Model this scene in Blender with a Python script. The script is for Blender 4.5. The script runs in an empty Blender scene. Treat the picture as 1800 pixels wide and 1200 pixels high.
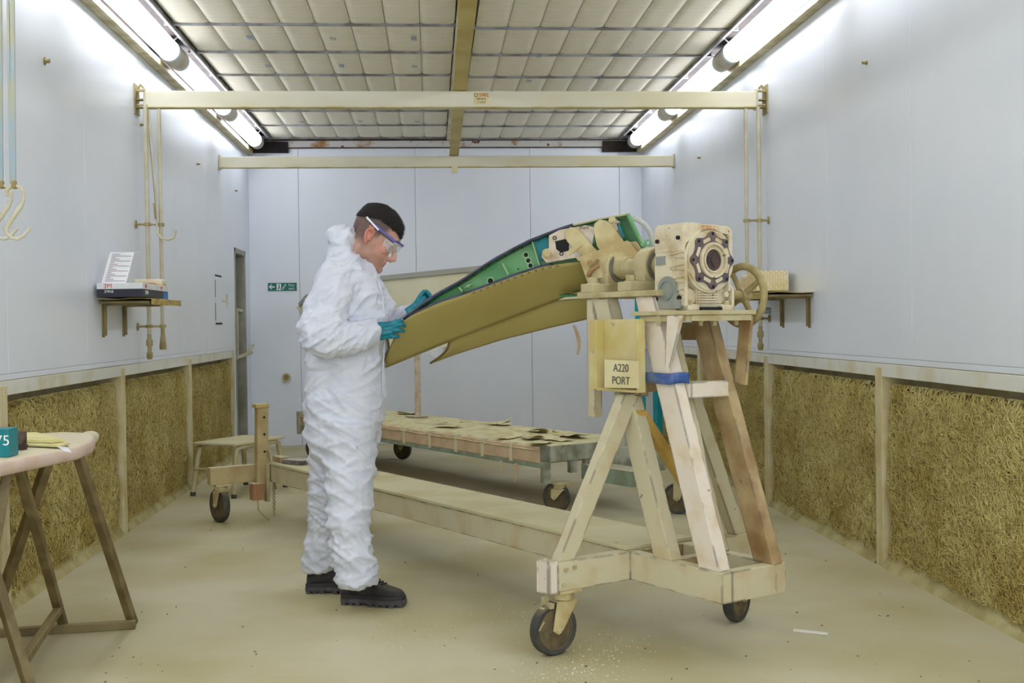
import bpy, bmesh, math, random
import numpy as np
from mathutils import Vector, Matrix, noise, Quaternion
random.seed(7); R = math.radians
scn = bpy.context.scene; col = scn.collection

# ------------------------------------------------------------------ camera
F, YAW, PITCH, ROLL = 2050.0, 0.0688, -0.0156, -0.0129
_f = Vector((math.sin(YAW), math.cos(YAW), 0)); _r = Vector((math.cos(YAW), -math.sin(YAW), 0)); _u = Vector((0, 0, 1))
_f2 = _f*math.cos(PITCH)+_u*math.sin(PITCH); _u2 = _u*math.cos(PITCH)-_f*math.sin(PITCH)
RT = _r*math.cos(ROLL)+_u2*math.sin(ROLL); UP = _u2*math.cos(ROLL)-_r*math.sin(ROLL); FW = _f2
EYE = Vector((0, 0, 1.24))
cd = bpy.data.cameras.new('camera'); cam = bpy.data.objects.new('camera', cd); col.objects.link(cam)
m = Matrix((RT, UP, -FW)).transposed().to_4x4(); m.translation = EYE; cam.matrix_world = m
cd.lens = 36*F/1800; cd.sensor_width = 36; cd.clip_start = .05
scn.camera = cam
scn.view_settings.view_transform = 'Standard'; scn.view_settings.look = 'None'
scn.view_settings.exposure = 0.88; scn.view_settings.gamma = 1; scn.view_settings.use_curve_mapping = False
wd = bpy.data.worlds.new('world'); scn.world = wd; wd.use_nodes = True
wd.node_tree.nodes['Background'].inputs[0].default_value = (.84, .92, 1, 1); wd.node_tree.nodes['Background'].inputs[1].default_value = 1.8  # unseen front end left open; world light added as frontal fill
TUBE_POWER = 6.2

def ray(x, y): return FW*F+RT*(x-900)+UP*(600-y)
def PZ(x, y, z=0.0):
    r = ray(x, y); return EYE+r*((z-EYE.z)/r.z)
def PX(x, y, X):
    r = ray(x, y); return EYE+r*(X/r.x)
def PY(x, y, Y):
    r = ray(x, y); return EYE+r*(Y/r.y)
def PP(x, y, p0, n):
    r = ray(x, y); return EYE+r*((p0-EYE).dot(n)/r.dot(n))
U = Vector((.5, -.8660254, 0)); Wv = Vector((.8660254, .5, 0))
O1 = Vector((.752, 4.44, 0))

# ------------------------------------------------------------------ materials
def edge_wear(M, c, rad=.011, l=.008, h=.06):
    nt = M.node_tree; N = nt.nodes; L = nt.links; b = N['Principled BSDF']; cur = b.inputs['Base Color'].links[0].from_socket
    bv = N.new('ShaderNodeBevel'); bv.samples = 4; bv.inputs[0].default_value = rad; g = N.new('ShaderNodeNewGeometry')
    dt = N.new('ShaderNodeVectorMath'); dt.operation = 'DOT_PRODUCT'; L.new(bv.outputs[0], dt.inputs[0]); L.new(g.outputs['True Normal'], dt.inputs[1])
    iv = N.new('ShaderNodeMath'); iv.operation = 'SUBTRACT'; iv.inputs[0].default_value = 1; L.new(dt.outputs['Value'], iv.inputs[1])
    tc = N.new('ShaderNodeTexCoord'); n = N.new('ShaderNodeTexNoise'); n.inputs['Scale'].default_value = 9; n.inputs['Detail'].default_value = 8; L.new(tc.outputs['Object'], n.inputs[0])
    r1 = N.new('ShaderNodeMapRange'); r1.inputs[1].default_value = l; r1.inputs[2].default_value = h; L.new(iv.outputs[0], r1.inputs[0])
    r2 = N.new('ShaderNodeMapRange'); r2.inputs[1].default_value = .47; r2.inputs[2].default_value = .54; L.new(n.outputs[0], r2.inputs[0])
    m_ = N.new('ShaderNodeMath'); m_.operation = 'MULTIPLY'; L.new(r1.outputs[0], m_.inputs[0]); L.new(r2.outputs[0], m_.inputs[1])
    x = N.new('ShaderNodeMix'); x.data_type = 'RGBA'; L.new(m_.outputs[0], x.inputs[0]); L.new(cur, x.inputs[6]); x.inputs[7].default_value = srgb(c); L.new(x.outputs[2], b.inputs['Base Color'])
def srgb(c):
    return tuple(((v/255)/12.92 if v/255 <= .04045 else ((v/255+.055)/1.055)**2.4) for v in c)+(1,)
MATS = {}
def mat(name, c, rough=.6, c2=None, scale=6, detail=5, lo=.42, hi=.6, bump=0, bscale=60, metal=0, dust=None, dlo=.55, stretch=None, spots=None, spot_t=.68, spot_s=18, emit=None, es=0, alpha=None, trans=0, coat=0):
    if name in MATS: return MATS[name]
    M = bpy.data.materials.new(name); M.use_nodes = True; nt = M.node_tree; N = nt.nodes; L = nt.links
    b = N['Principled BSDF']; b.inputs['Roughness'].default_value = rough; b.inputs['Metallic'].default_value = metal
    tc = N.new('ShaderNodeTexCoord'); src = tc.outputs['Object']
    if stretch:
        mp = N.new('ShaderNodeMapping'); mp.inputs['Scale'].default_value = stretch; L.new(src, mp.inputs[0]); src = mp.outputs[0]
    rgb = N.new('ShaderNodeRGB'); rgb.outputs[0].default_value = srgb(c); cur = rgb.outputs[0]
    def noise_mask(sc, det, l, h, s=None):
        n = N.new('ShaderNodeTexNoise'); n.inputs['Scale'].default_value = sc; n.inputs['Detail'].default_value = det
        L.new(s or src, n.inputs['Vector']); r = N.new('ShaderNodeMapRange'); r.inputs[1].default_value = l; r.inputs[2].default_value = h
        L.new(n.outputs[0], r.inputs[0]); return r.outputs[0]
    def mixc(fac, a, cb):
        x = N.new('ShaderNodeMix'); x.data_type = 'RGBA'; L.new(fac, x.inputs[0]); L.new(a, x.inputs[6]); x.inputs[7].default_value = srgb(cb); return x.outputs[2]
    if c2: cur = mixc(noise_mask(scale, detail, lo, hi), cur, c2)
    if spots: cur = mixc(noise_mask(spot_s, 8, spot_t, spot_t+.03), cur, spots)
    if dust:
        g = N.new('ShaderNodeNewGeometry'); sp = N.new('ShaderNodeSeparateXYZ'); L.new(g.outputs['Normal'], sp.inputs[0])
        r = N.new('ShaderNodeMapRange'); r.inputs[1].default_value = dlo; r.inputs[2].default_value = dlo+.3; L.new(sp.outputs[2], r.inputs[0])
        cur = mixc(r.outputs[0], cur, dust)
    L.new(cur, b.inputs['Base Color'])
    if bump:
        n = N.new('ShaderNodeTexNoise'); n.inputs['Scale'].default_value = bscale; n.inputs['Detail'].default_value = 6; L.new(src, n.inputs['Vector'])
        bp = N.new('ShaderNodeBump'); bp.inputs['Strength'].default_value = bump; bp.inputs['Distance'].default_value = .01
        L.new(n.outputs[0], bp.inputs['Height']); L.new(bp.outputs[0], b.inputs['Normal'])
    if emit:
        b.inputs['Emission Color'].default_value = srgb(emit); b.inputs['Emission Strength'].default_value = es
    if alpha is not None: b.inputs['Alpha'].default_value = alpha
    if trans: b.inputs['Transmission Weight'].default_value = trans
    MATS[name] = M; return M
DUST = (200, 192, 154)
WALL = mat('wall_paint', (231, 236, 246), .3, (225, 231, 242), 1.2, 3, .35, .65, bump=.02, bscale=3)
FLOOR = mat('dusty_floor', (198, 192, 162), .75, (182, 172, 130), 1.3, 8, .38, .64, bump=.12, bscale=25)
TRIM = mat('dusty_white_trim', (222, 222, 214), .5, (206, 196, 160), 4, 5, .5, .7, dust=DUST)
POST = mat('dusty_mullion', (214, 202, 162), .6, (196, 180, 128), 6, 5)
BEAM = mat('beam_paint', (218, 214, 196), .5, (206, 198, 164), 2.5, 4, .4, .65, stretch=(.4, 1, 1))
RAIL = mat('rail_paint', (218, 210, 170), .5, (198, 180, 112), 4, 4)
STEEL = mat('frame_paint', (202, 193, 162), .5, (190, 168, 126), 7, 6, .5, .74, bump=.06, bscale=40, dust=DUST, spots=(78, 68, 66), spot_t=.72, spot_s=22)
STEELR = mat('frame_paint_rusty', (182, 160, 118), .55, (138, 106, 66), 8, 7, .4, .68, bump=.08, bscale=40, dust=DUST, spots=(80, 60, 45), spot_t=.71, spot_s=18)
STEELP = mat('frame_paint_pale', (224, 212, 196), .5, (208, 184, 146), 7, 6, .5, .72, bump=.06, bscale=40, dust=DUST, spots=(74, 66, 74), spot_t=.7, spot_s=20)
for _m in (STEEL, STEELR, STEELP): edge_wear(_m, (84, 76, 78))
DUSTY = mat('dust_coated', (188, 176, 136), .75, (162, 146, 100), 9, 6, .45, .7, bump=.12, bscale=60, dust=(204, 196, 158))
CAST = mat('cast_metal', (212, 200, 172), .55, (182, 162, 120), 12, 6, .45, .68, bump=.12, bscale=80, dust=(216, 204, 164), spots=(140, 120, 90), spot_t=.66, spot_s=30)
FLANGE = mat('flange_purple_grey', (88, 76, 82), .5, (112, 94, 88), 30, 5)
DARKRUST = mat('hub_rust', (84, 66, 58), .5, (60, 48, 48), 25, 5, bump=.2, bscale=60)
COVERG = mat('grey_cover', (134, 140, 132), .6, (150, 150, 138), 14, 4)
RUBBER = mat('rubber_tyre', (62, 62, 60), .75, (92, 84, 66), 12, 6, .45, .7, dust=(120, 108, 78))
RIM = mat('wheel_rim', (112, 98, 70), .7, (88, 76, 54), 14, 5)
BLACK = mat('black_hole', (18, 18, 18), .8)
PLY = mat('dusty_plywood', (200, 194, 156), .8, (188, 178, 134), 3, 6, .42, .66, bump=.1, bscale=30, spots=(120, 104, 66), spot_t=.7, spot_s=24)
WOOD = mat('old_wood', (186, 168, 122), .75, (158, 132, 88), 5, 6, .4, .65, bump=.12, bscale=30, dust=DUST)
REDWOOD = mat('red_wood', (178, 134, 98), .8, (156, 114, 80), 20, 5, stretch=(1, 1, .2), dust=DUST)
OLIVE = mat('masked_olive_skin', (168, 154, 92), .62, (156, 140, 76), 2, 4, .4, .7, bump=.03, bscale=200)
SKIN_TOP = mat('flap_top_skin', (206, 196, 160), .5, (190, 176, 128), 5, 4)
SEAL = mat('blue_black_seal', (60, 66, 96), .4, (40, 40, 50), 12, 4)
GREEN = mat('primer_green', (86, 148, 94), .45, (118, 168, 116), 6, 4, .4, .65)
GREEND = mat('primer_green_dark', (52, 118, 66), .45, (40, 92, 50), 6, 4)
TEAL = mat('teal_paint', (0, 128, 138), .45, (0, 112, 126), 6, 3)
FIXW = mat('fixture_pinkish_white', (214, 200, 186), .5, (190, 170, 140), 14, 6)
FIXC = mat('fixture_cream', (200, 186, 142), .65, (176, 154, 104), 8, 6, bump=.08, bscale=60, dust=DUST)
STRAW = mat('straw_fibre', (218, 203, 136), .8, (180, 155, 80), 3.2, 4, .35, .75)
STRAWB = mat('straw_backing', (78, 62, 28), .9, (54, 42, 18), 9, 6, bump=.6, bscale=40)  # dark backing colour paints in the shadow between the strands
CEILC = mat('ceiling_filter_cloth', (242, 237, 222), .85, (234, 224, 198), 5, 5, .4, .7, bump=.15, bscale=40, stretch=(1, 6, 1))
CEILBAR = mat('ceiling_bar', (150, 150, 154), .4, (112, 106, 104), 6, 5, metal=.2)
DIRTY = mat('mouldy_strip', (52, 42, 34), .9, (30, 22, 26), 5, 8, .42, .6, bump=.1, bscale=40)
RUSTSTRIP = mat('rust_stained_strip', (206, 204, 200), .7, (160, 116, 60), 5, 8, .55, .66, spots=(110, 70, 30), spot_t=.66, spot_s=12)
SOOT = mat('soot_line', (66, 56, 52), .8, (100, 84, 70), 10, 5)
TUBE = mat('lamp_tube_glow', (255, 255, 255), .3, emit=(243, 247, 255), es=TUBE_POWER*1.06)
CAPM = mat('lamp_cap_plastic', (196, 190, 172), .45, (180, 172, 148), 6, 4)
CAPW = mat('lamp_collar_white', (214, 228, 232), .35)
TYVEK = mat('coverall_fabric', (214, 217, 229), .55, (205, 208, 222), 8, 4, bump=.35, bscale=38)
TEALG = mat('teal_glove_rubber', (0, 124, 142), .38, (0, 108, 128), 20, 4, bump=.1, bscale=120)
BOOTM = mat('black_suede', (34, 33, 34), .7, (52, 50, 50), 24, 5, bump=.2, bscale=200, dust=(66, 62, 54), dlo=.6)
SOLEM = mat('boot_sole_rubber', (82, 78, 82), .7, (62, 60, 62), 20, 4)
LACEM = mat('black_lace', (8, 8, 9), .6)
HAIRM = mat('dark_hair', (30, 20, 21), .75, (20, 13, 15), 90, 6, bump=.6, bscale=300)
PURP = mat('purple_plastic', (68, 62, 150), .3)
WHITEP = mat('white_plastic', (232, 232, 238), .35)
BLACKP = mat('black_plastic', (20, 20, 24), .4)
LENS = mat('clear_lens', (220, 230, 235), .03, alpha=.16)
PIPE = mat('painted_pipe', (204, 199, 180), .5, (190, 180, 146), 7, 5, .4, .6, dust=DUST)
PIPED = mat('dusty_pipe', (172, 158, 112), .7, (146, 130, 84), 12, 5)
BRACKET = mat('bracket_dusty', (142, 126, 84), .65, (120, 104, 66), 12, 5, dust=DUST)
KRAFT = mat('brown_paper_dusty', (186, 166, 104), .85, (164, 142, 80), 12, 5, dust=(208, 190, 130), bump=.3, bscale=30)
PINKP = mat('pink_masking_paper', (208, 184, 152), .8, (196, 168, 134), 8, 4, bump=.25, bscale=16)
PINKT = mat('pale_pink_wrap', (214, 192, 182), .7, (204, 178, 160), 8, 4, dust=(216, 208, 176), dlo=.75, bump=.15, bscale=14)
TAPE = mat('masking_tape', (214, 206, 174), .7)
GREYG = mat('trolley_grey_paint', (182, 182, 164), .55, (128, 130, 112), 7, 5, dust=DUST)
BLUEG = mat('trolley_bluegreen_paint', (140, 156, 138), .55, (126, 136, 112), 7, 5, dust=DUST)
LEGB = mat('trestle_bronze_paint', (104, 88, 54), .55, (128, 112, 74), 9, 5, dust=(150, 134, 92), bump=.05)
CARD = mat('orange_cardboard', (202, 140, 92), .8, (186, 124, 78), 9, 4)
PAPERW = mat('white_paper', (232, 232, 232), .7, (220, 222, 226), 8, 3)
PAPERY = mat('yellow_paper', (226, 218, 160), .7, (216, 206, 140), 6, 3)
CREAMB = mat('cream_board', (232, 226, 196), .45, (226, 220, 184), 3, 3)
GREYE = mat('grey_edge', (170, 168, 158), .5)
SIGNM = mat('dusty_sign_card', (222, 210, 168), .7, (212, 198, 150), 6, 4)
INKG = mat('grey_ink', (84, 82, 78), .7); INKB = mat('blue_stamp_ink', (120, 140, 176), .8); INKR = mat('red_ink', (200, 60, 44), .7); INKK = mat('black_ink', (28, 26, 26), .7)
INKW = mat('white_ink', (240, 244, 242), .6); INKO = mat('orange_marker', (214, 148, 76), .7)
BLUET = mat('blue_tape', (52, 82, 146), .4, (104, 124, 160), 14, 5, bump=.3, bscale=30)
NAVYB = mat('box_dark_navy', (30, 30, 46), .5); BLUEB = mat('box_blue', (20, 120, 190), .5)
SIGNG = mat('exit_sign_green', (0, 112, 100), .5)
DOORF = mat('door_frame_grey', (160, 160, 150), .5, (134, 132, 118), 5, 5, .4, .65); DOORL = mat('door_leaf', (206, 210, 208), .5, (190, 190, 178), 3, 3)
HOSE = mat('translucent_hose', (206, 208, 200), .35, alpha=.75)
GALV = mat('blue_grey_rod', (150, 166, 176), .4, (178, 168, 118), 3, 4, .45, .55, metal=.2, stretch=(1, 1, .6))
LIPM = mat('lip', (168, 92, 84), .5)
ROLLB = mat('brown_roll', (104, 84, 74), .8, (60, 46, 40), 30, 3)
PARTICLE = mat('pale_chips', (236, 230, 214), .6); DARKCH = mat('dark_chips', (92, 78, 50), .8)

# ------------------------------------------------------------------ mesh builder
class MB:
    def __init__(s): s.v = []; s.f = []; s.k = []
    def add(s, vs, fs):
        o = len(s.v); s.k.append((o, len(s.f))); s.v += [Vector(p) for p in vs]; s.f += [tuple(i+o for i in f) for f in fs]; return s
    def box(s, a, b):
        x0, y0, z0 = a; x1, y1, z1 = b
        return s.add([(x0,y0,z0),(x1,y0,z0),(x1,y1,z0),(x0,y1,z0),(x0,y0,z1),(x1,y0,z1),(x1,y1,z1),(x0,y1,z1)],
                     [(0,3,2,1),(4,5,6,7),(0,1,5,4),(1,2,6,5),(2,3,7,6),(3,0,4,7)])
    def bar(s, p, q, w, h, up=(0,0,1)):
        """box beam from p to q: w along side, h along up"""
        p = Vector(p); q = Vector(q); d = (q-p).normalized(); up = Vector(up)
        if d.cross(up).length < .02: up = Vector((0, 1, 0)) if abs(d.y) < .9 else Vector((1, 0, 0))
        sd = d.cross(up).normalized(); u2 = sd.cross(d).normalized(); a = sd*w/2; b = u2*h/2
        vs = [p-a-b, p+a-b, p+a+b, p-a+b, q-a-b, q+a-b, q+a+b, q-a+b]
        return s.add(vs, [(0,1,2,3),(7,6,5,4),(0,4,5,1),(1,5,6,2),(2,6,7,3),(3,7,4,0)])
    def shear(s, p, q, ax, ay):
        """prism with parallelogram section ax, ay at p and at q"""
        p = Vector(p); q = Vector(q); a = Vector(ax)/2; b = Vector(ay)/2
        vs = [p-a-b, p+a-b, p+a+b, p-a+b, q-a-b, q+a-b, q+a+b, q-a+b]
        return s.add(vs, [(3,2,1,0),(4,5,6,7),(0,1,5,4),(1,2,6,5),(2,3,7,6),(3,0,4,7)])
    def path(s, pts, r, seg=10, cap=True, flat=None):
        pts = [Vector(p) for p in pts]; n = len(pts); rs = r if isinstance(r, (list, tuple)) else [r]*n
        rings = []; prev = None
        for i, p in enumerate(pts):
            d = (pts[min(i+1, n-1)]-pts[max(i-1, 0)]).normalized()
            if prev is None:
                a = d.cross(Vector((0,0,1)));
                if a.length < .05: a = d.cross(Vector((0,1,0)))
                a.normalize()
            else:
                a = (prev-d*prev.dot(d)).normalized()
            prev = a; b = d.cross(a); k1, k2 = flat or (1, 1)
            rings.append([p+a*math.cos(t)*rs[i]*k1+b*math.sin(t)*rs[i]*k2 for t in [2*math.pi*j/seg for j in range(seg)]])
        return s.rings(rings, cap)
    def rings(s, rings, cap=True):
        o = len(s.v); n = len(rings[0]); vs = [p for r in rings for p in r]; fs = []
        for i in range(len(rings)-1):
            for j in range(n):
                fs.append((i*n+j, i*n+(j+1) % n, (i+1)*n+(j+1) % n, (i+1)*n+j))
        if cap: fs.append(tuple(range(n))[::-1]); fs.append(tuple((len(rings)-1)*n+j for j in range(n)))
        return s.add(vs, fs)
    def cyl(s, p, q, r, seg=20, r2=None): return s.path([p, q], [r, r if r2 is None else r2], seg)
    def ring(s, c, ax, ro, ri, t, seg=28):
        c = Vector(c); ax = Vector(ax).normalized(); a = ax.orthogonal().normalized(); b = ax.cross(a)
        R4 = []
        for rr, h in ((ro, -t/2), (ro, t/2), (ri, t/2), (ri, -t/2)):
            R4.append([c+ax*h+(a*math.cos(x)+b*math.sin(x))*rr for x in [2*math.pi*k/seg for k in range(seg)]])
        vs = [p for r in R4 for p in r]; fs = []
        for i in range(4):
            for j in range(seg):
                i2 = (i+1) % 4; fs.append((i*seg+j, i*seg+(j+1) % seg, i2*seg+(j+1) % seg, i2*seg+j))
        return s.add(vs, fs)
    def torus(s, c, ax, Rr, r, seg=36, sg=10):
        c = Vector(c); ax = Vector(ax).normalized(); a = ax.orthogonal().normalized(); b = ax.cross(a); vs = []; fs = []
        for i in range(seg):
            d = a*math.cos(2*math.pi*i/seg)+b*math.sin(2*math.pi*i/seg)
            for j in range(sg):
                t = 2*math.pi*j/sg; vs.append(c+d*(Rr+r*math.cos(t))+ax*r*math.sin(t))
        for i in range(seg):
            for j in range(sg):
                fs.append((i*sg+j, ((i+1) % seg)*sg+j, ((i+1) % seg)*sg+(j+1) % sg, i*sg+(j+1) % sg))
        return s.add(vs, fs)
    def prism(s, pts, off):
        """polygon pts (3-D) extruded by vector off"""
        pts = [Vector(p) for p in pts]; off = Vector(off); n = len(pts)
        return s.add(pts+[p+off for p in pts], [tuple(range(n))[::-1], tuple(range(n, 2*n))]+[(i, (i+1) % n, n+(i+1) % n, n+i) for i in range(n)])
    def ell(s, c, r, rot=None, nu=14, nv=9):
        c = Vector(c); rings = []
        for i in range(nv+1):
            t = math.pi*i/nv; rr = max(math.sin(t), .02); z = math.cos(t); ring = []
            for j in range(nu):
                p = Vector((r[0]*rr*math.cos(2*math.pi*j/nu), r[1]*rr*math.sin(2*math.pi*j/nu), r[2]*z))
                if rot is not None: p = rot @ p
                ring.append(c+p)
            rings.append(ring)
        return s.rings(rings[::-1])
    def grid(s, fn, nu, nv):
        vs = [fn(i/nu, j/nv) for j in range(nv+1) for i in range(nu+1)]
        return s.add(vs, [(j*(nu+1)+i, j*(nu+1)+i+1, (j+1)*(nu+1)+i+1, (j+1)*(nu+1)+i) for j in range(nv) for i in range(nu)])
    def build(s, name, mt, parent=None, bevel=0, smooth=False, label=None, solid=0, fix=True):
        me = bpy.data.meshes.new(name); me.from_pydata(s.v, [], s.f); me.materials.append(mt)
        if fix:
            bm = bmesh.new(); bm.from_mesh(me); bmesh.ops.recalc_face_normals(bm, faces=bm.faces); bm.to_mesh(me); bm.free()
        me.polygons.foreach_set('use_smooth', [bool(smooth)]*len(me.polygons))
        o = bpy.data.objects.new(name, me); col.objects.link(o)
        if parent is not None: o.parent = parent
        if solid:
            q = o.modifiers.new('solid', 'SOLIDIFY'); q.thickness = solid; q.offset = 0
        if bevel:
            q = o.modifiers.new('bevel', 'BEVEL'); q.width = bevel; q.segments = 2; q.limit_method = 'ANGLE'; q.angle_limit = R(35)
        if smooth == 'auto':
            bm = bmesh.new(); bm.from_mesh(me)
            for e in bm.edges:
                if len(e.link_faces) == 2 and e.calc_face_angle(0) > R(38): e.smooth = False
            bm.to_mesh(me); bm.free()
        if label: o['label'] = label
        return o
def each(mb, per, name, mt, parent, **kw):
    """every piece (per consecutive shapes) becomes an object of its own"""
    ks = mb.k[::per]; out = []
    for i, (v0, f0) in enumerate(ks):
        v1, f1 = ks[i+1] if i+1 < len(ks) else (len(mb.v), len(mb.f))
        q = MB(); q.v = mb.v[v0:v1]; q.f = [tuple(k-v0 for k in f) for f in mb.f[f0:f1]]
        out.append(q.build(name, mt, parent, **kw))
    return out
def tag(o, label, cat, group=None, kind=None):
    o['label'] = label; o['category'] = cat
    if group: o['group'] = group
    if kind: o['kind'] = kind
    return o
def empty(name, loc, label, cat, rz=0, group=None):
    o = bpy.data.objects.new(name, None); col.objects.link(o); o.location = loc; o.rotation_euler = (0, 0, rz); o.empty_display_size = .1
    return tag(o, label, cat, group)
def struct(o): o['kind'] = 'structure'; return o
def sempty(name, loc=(0,0,0)):
    o = bpy.data.objects.new(name, None); col.objects.link(o); o.location = loc; o['kind'] = 'structure'; return o
def inst(src, name, parent, M=None, loc=None):
    c = bpy.data.objects.new(name, src.data); col.objects.link(c); c.parent = parent
    for md in src.modifiers:
        q = c.modifiers.new(md.name, md.type)
        if md.type == 'BEVEL': q.width = md.width; q.segments = md.segments; q.limit_method = 'ANGLE'; q.angle_limit = md.angle_limit
        if md.type == 'SOLIDIFY': q.thickness = md.thickness; q.offset = md.offset
    if M is not None: c.matrix_local = M
    if loc is not None: c.location = loc
    return c
def text(body, name, mt, parent, origin, xdir, ydir, size, extr=.0006, align='CENTER', label=None):
    """flat lettering standing where it is printed"""
    cu = bpy.data.curves.new(name, 'FONT'); cu.body = body; cu.size = size; cu.extrude = extr; cu.align_x = align; cu.align_y = 'CENTER'
    tmp = bpy.data.objects.new('tmp', cu); col.objects.link(tmp)
    me = bpy.data.meshes.new_from_object(tmp.evaluated_get(bpy.context.evaluated_depsgraph_get())); bpy.data.objects.remove(tmp); me.name = name
    me.materials.clear(); me.materials.append(mt)
    x = Vector(xdir).normalized(); y = Vector(ydir).normalized(); z = x.cross(y)
    M = Matrix((x, y, z)).transposed().to_4x4(); M.translation = Vector(origin)
    me.transform(M); o = bpy.data.objects.new(name, me); col.objects.link(o); o.parent = parent
    if label: o['label'] = label
    return o
def remesh(mb, vox, smooth_it=0):
    me = bpy.data.meshes.new('tmp'); me.from_pydata(mb.v, [], mb.f)
    bm = bmesh.new(); bm.from_mesh(me); bmesh.ops.recalc_face_normals(bm, faces=bm.faces); bm.to_mesh(me); bm.free()
    o = bpy.data.objects.new('tmp', me); col.objects.link(o)
    q = o.modifiers.new('r', 'REMESH'); q.mode = 'VOXEL'; q.voxel_size = vox; q.use_smooth_shade = True
    if smooth_it:
        q = o.modifiers.new('s', 'SMOOTH'); q.factor = .5; q.iterations = smooth_it
    r = bpy.data.meshes.new_from_object(o.evaluated_get(bpy.context.evaluated_depsgraph_get()))
    bpy.data.objects.remove(o); bpy.data.meshes.remove(me); return r
def link_mesh(me, name, mt, parent=None, label=None):
    me.name = name; me.materials.clear(); me.materials.append(mt)
    me.polygons.foreach_set('use_smooth', [True]*len(me.polygons))
    o = bpy.data.objects.new(name, me); col.objects.link(o)
    if parent is not None: o.parent = parent
    if label: o['label'] = label
    return o

# ================================================================== ROOM
XL, XR, YB, YF, ZC, ZT = -1.87, 2.24, 12.23, -1.6, 3.04, 1.016
ZP = 3.16
RB = .12                       # depth of the filter bays
fl = struct(MB().box((XL-.4, YF, -.1), (XR+.4, YB+.1, 0)).build('floor', FLOOR))
# ---- wall materials with dust low down
def wall_side(side):
    X = XL if side == 'left' else XR; s = -1 if side == 'left' else 1
    w = struct(MB().box((min(X+s*RB, X+s*(RB+.1)), YF, 0), (max(X+s*RB, X+s*(RB+.1)), YB, ZP+.12)).build('wall_'+side, POST))
    seams = [YF, -.7, .5, 1.7, 2.9, 4.1, 5.3, 6.5, 7.69, 8.78, 9.87, 11.2] if side == 'left' else [YF, -.7, .5, 1.7, 2.9, 4.1, 5.31, 6.47, 7.64, 8.73, 9.82, 11.0, YB]
    for a, b in zip(seams[:-1], seams[1:]):
        z0 = ZT+.03
        MB().box((min(X, X+s*RB), a+.0015, z0), (max(X, X+s*RB), b-.0015, ZC+.0)).build('wall_panel', WALL, w, bevel=.002)
    return w
wl = wall_side('left'); wr = wall_side('right')
# left wall round the doorway
DY0, DY1, DZ = 11.3, 11.95, 2.0
MB().box((XL-RB, 11.2, 0), (XL, DY0, ZC)).build('wall_panel', WALL, wl, bevel=.002)
MB().box((XL-RB, DY1, 0), (XL, YB, ZC)).build('wall_panel', WALL, wl, bevel=.002)
MB().box((XL-RB, DY0, DZ), (XL, DY1, ZC)).build('wall_panel', WALL, wl)
wb = struct(MB().box((XL-.3, YB+.03, 0), (XR+.3, YB+.13, ZC+.2)).build('wall_back', WALL))
bx = [XL, -1.356, -.15, 1.053, 2.0, XR]
for a, b in zip(bx[:-1], bx[1:]):
    MB().box((a+.0015, YB, 0), (b-.0015, YB+.03, ZC+.035)).build('wall_panel', WALL, wb, bevel=.002)
# rails + mullions + filter mats
def hump_noise(y, z, k=0.0): return noise.noise(Vector((y*3.1+k, z*3.1, k)))
rnd = random.Random(3)
BW = 1.88; BH = .955
def mat_face(y, z):           # bulge of the mat towards the room (0 = bay back)
    e = min(1, (BH-z)/.10) if z > BH-.10 else 1
    ey = min(1, (BW/2-abs(y))/.03)
    e = math.sqrt(max(0, 1-(1-e)**2)); ey = math.sqrt(max(0, 1-(1-ey)**2))
    return (.088+.018*hump_noise(y, z, 2)+.012*noise.noise(Vector((y*9, z*9, 4))))*e*(.35+.65*ey)
back = MB().grid(lambda a, b: (mat_face(-BW/2+a*BW, .03+b*(BH-.08))*.93, -BW/2+a*BW, .03+b*(BH-.08)), 60, 30)
bay_src = None
def strands(n):
    v = []; f = []
    for i in range(n):
        y = rnd.uniform(-BW/2+.03, BW/2-.03); z = rnd.uniform(.05, BH-.07); a = rnd.uniform(0, 6.283); L = rnd.uniform(.05, .13); c = rnd.uniform(-38, 38)
        w = rnd.uniform(.0009, .0017); ns = 5; lift = rnd.uniform(-.004, .014); o = len(v); ph = rnd.uniform(0, 6)
        for k in range(ns+1):
            x = mat_face(y, z)+lift+.006*math.sin(ph+k*1.3)
            nx, nz = -math.sin(a), math.cos(a); tw = .0012*math.cos(ph+k)
            v.append((x+tw, y+nx*w, z+nz*w)); v.append((x-tw, y-nx*w, z-nz*w))
            y += math.cos(a)*L/ns; z += math.sin(a)*L/ns; a += c*L/ns+rnd.uniform(-.3, .3)
            y = max(-BW/2+.01, min(BW/2-.01, y)); z = max(.03, min(BH-.04, z))
        for k in range(ns): f.append((o+2*k, o+2*k+1, o+2*k+3, o+2*k+2))
    me = bpy.data.meshes.new('straw_fibres'); me.from_pydata(v, [], f); me.materials.append(STRAW); return me
fib = strands(27000)
def heap(y, k): return .065+.02*noise.noise(Vector((y*2.2, k, 0)))+.006*noise.noise(Vector((y*7, k, 1)))
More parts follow.
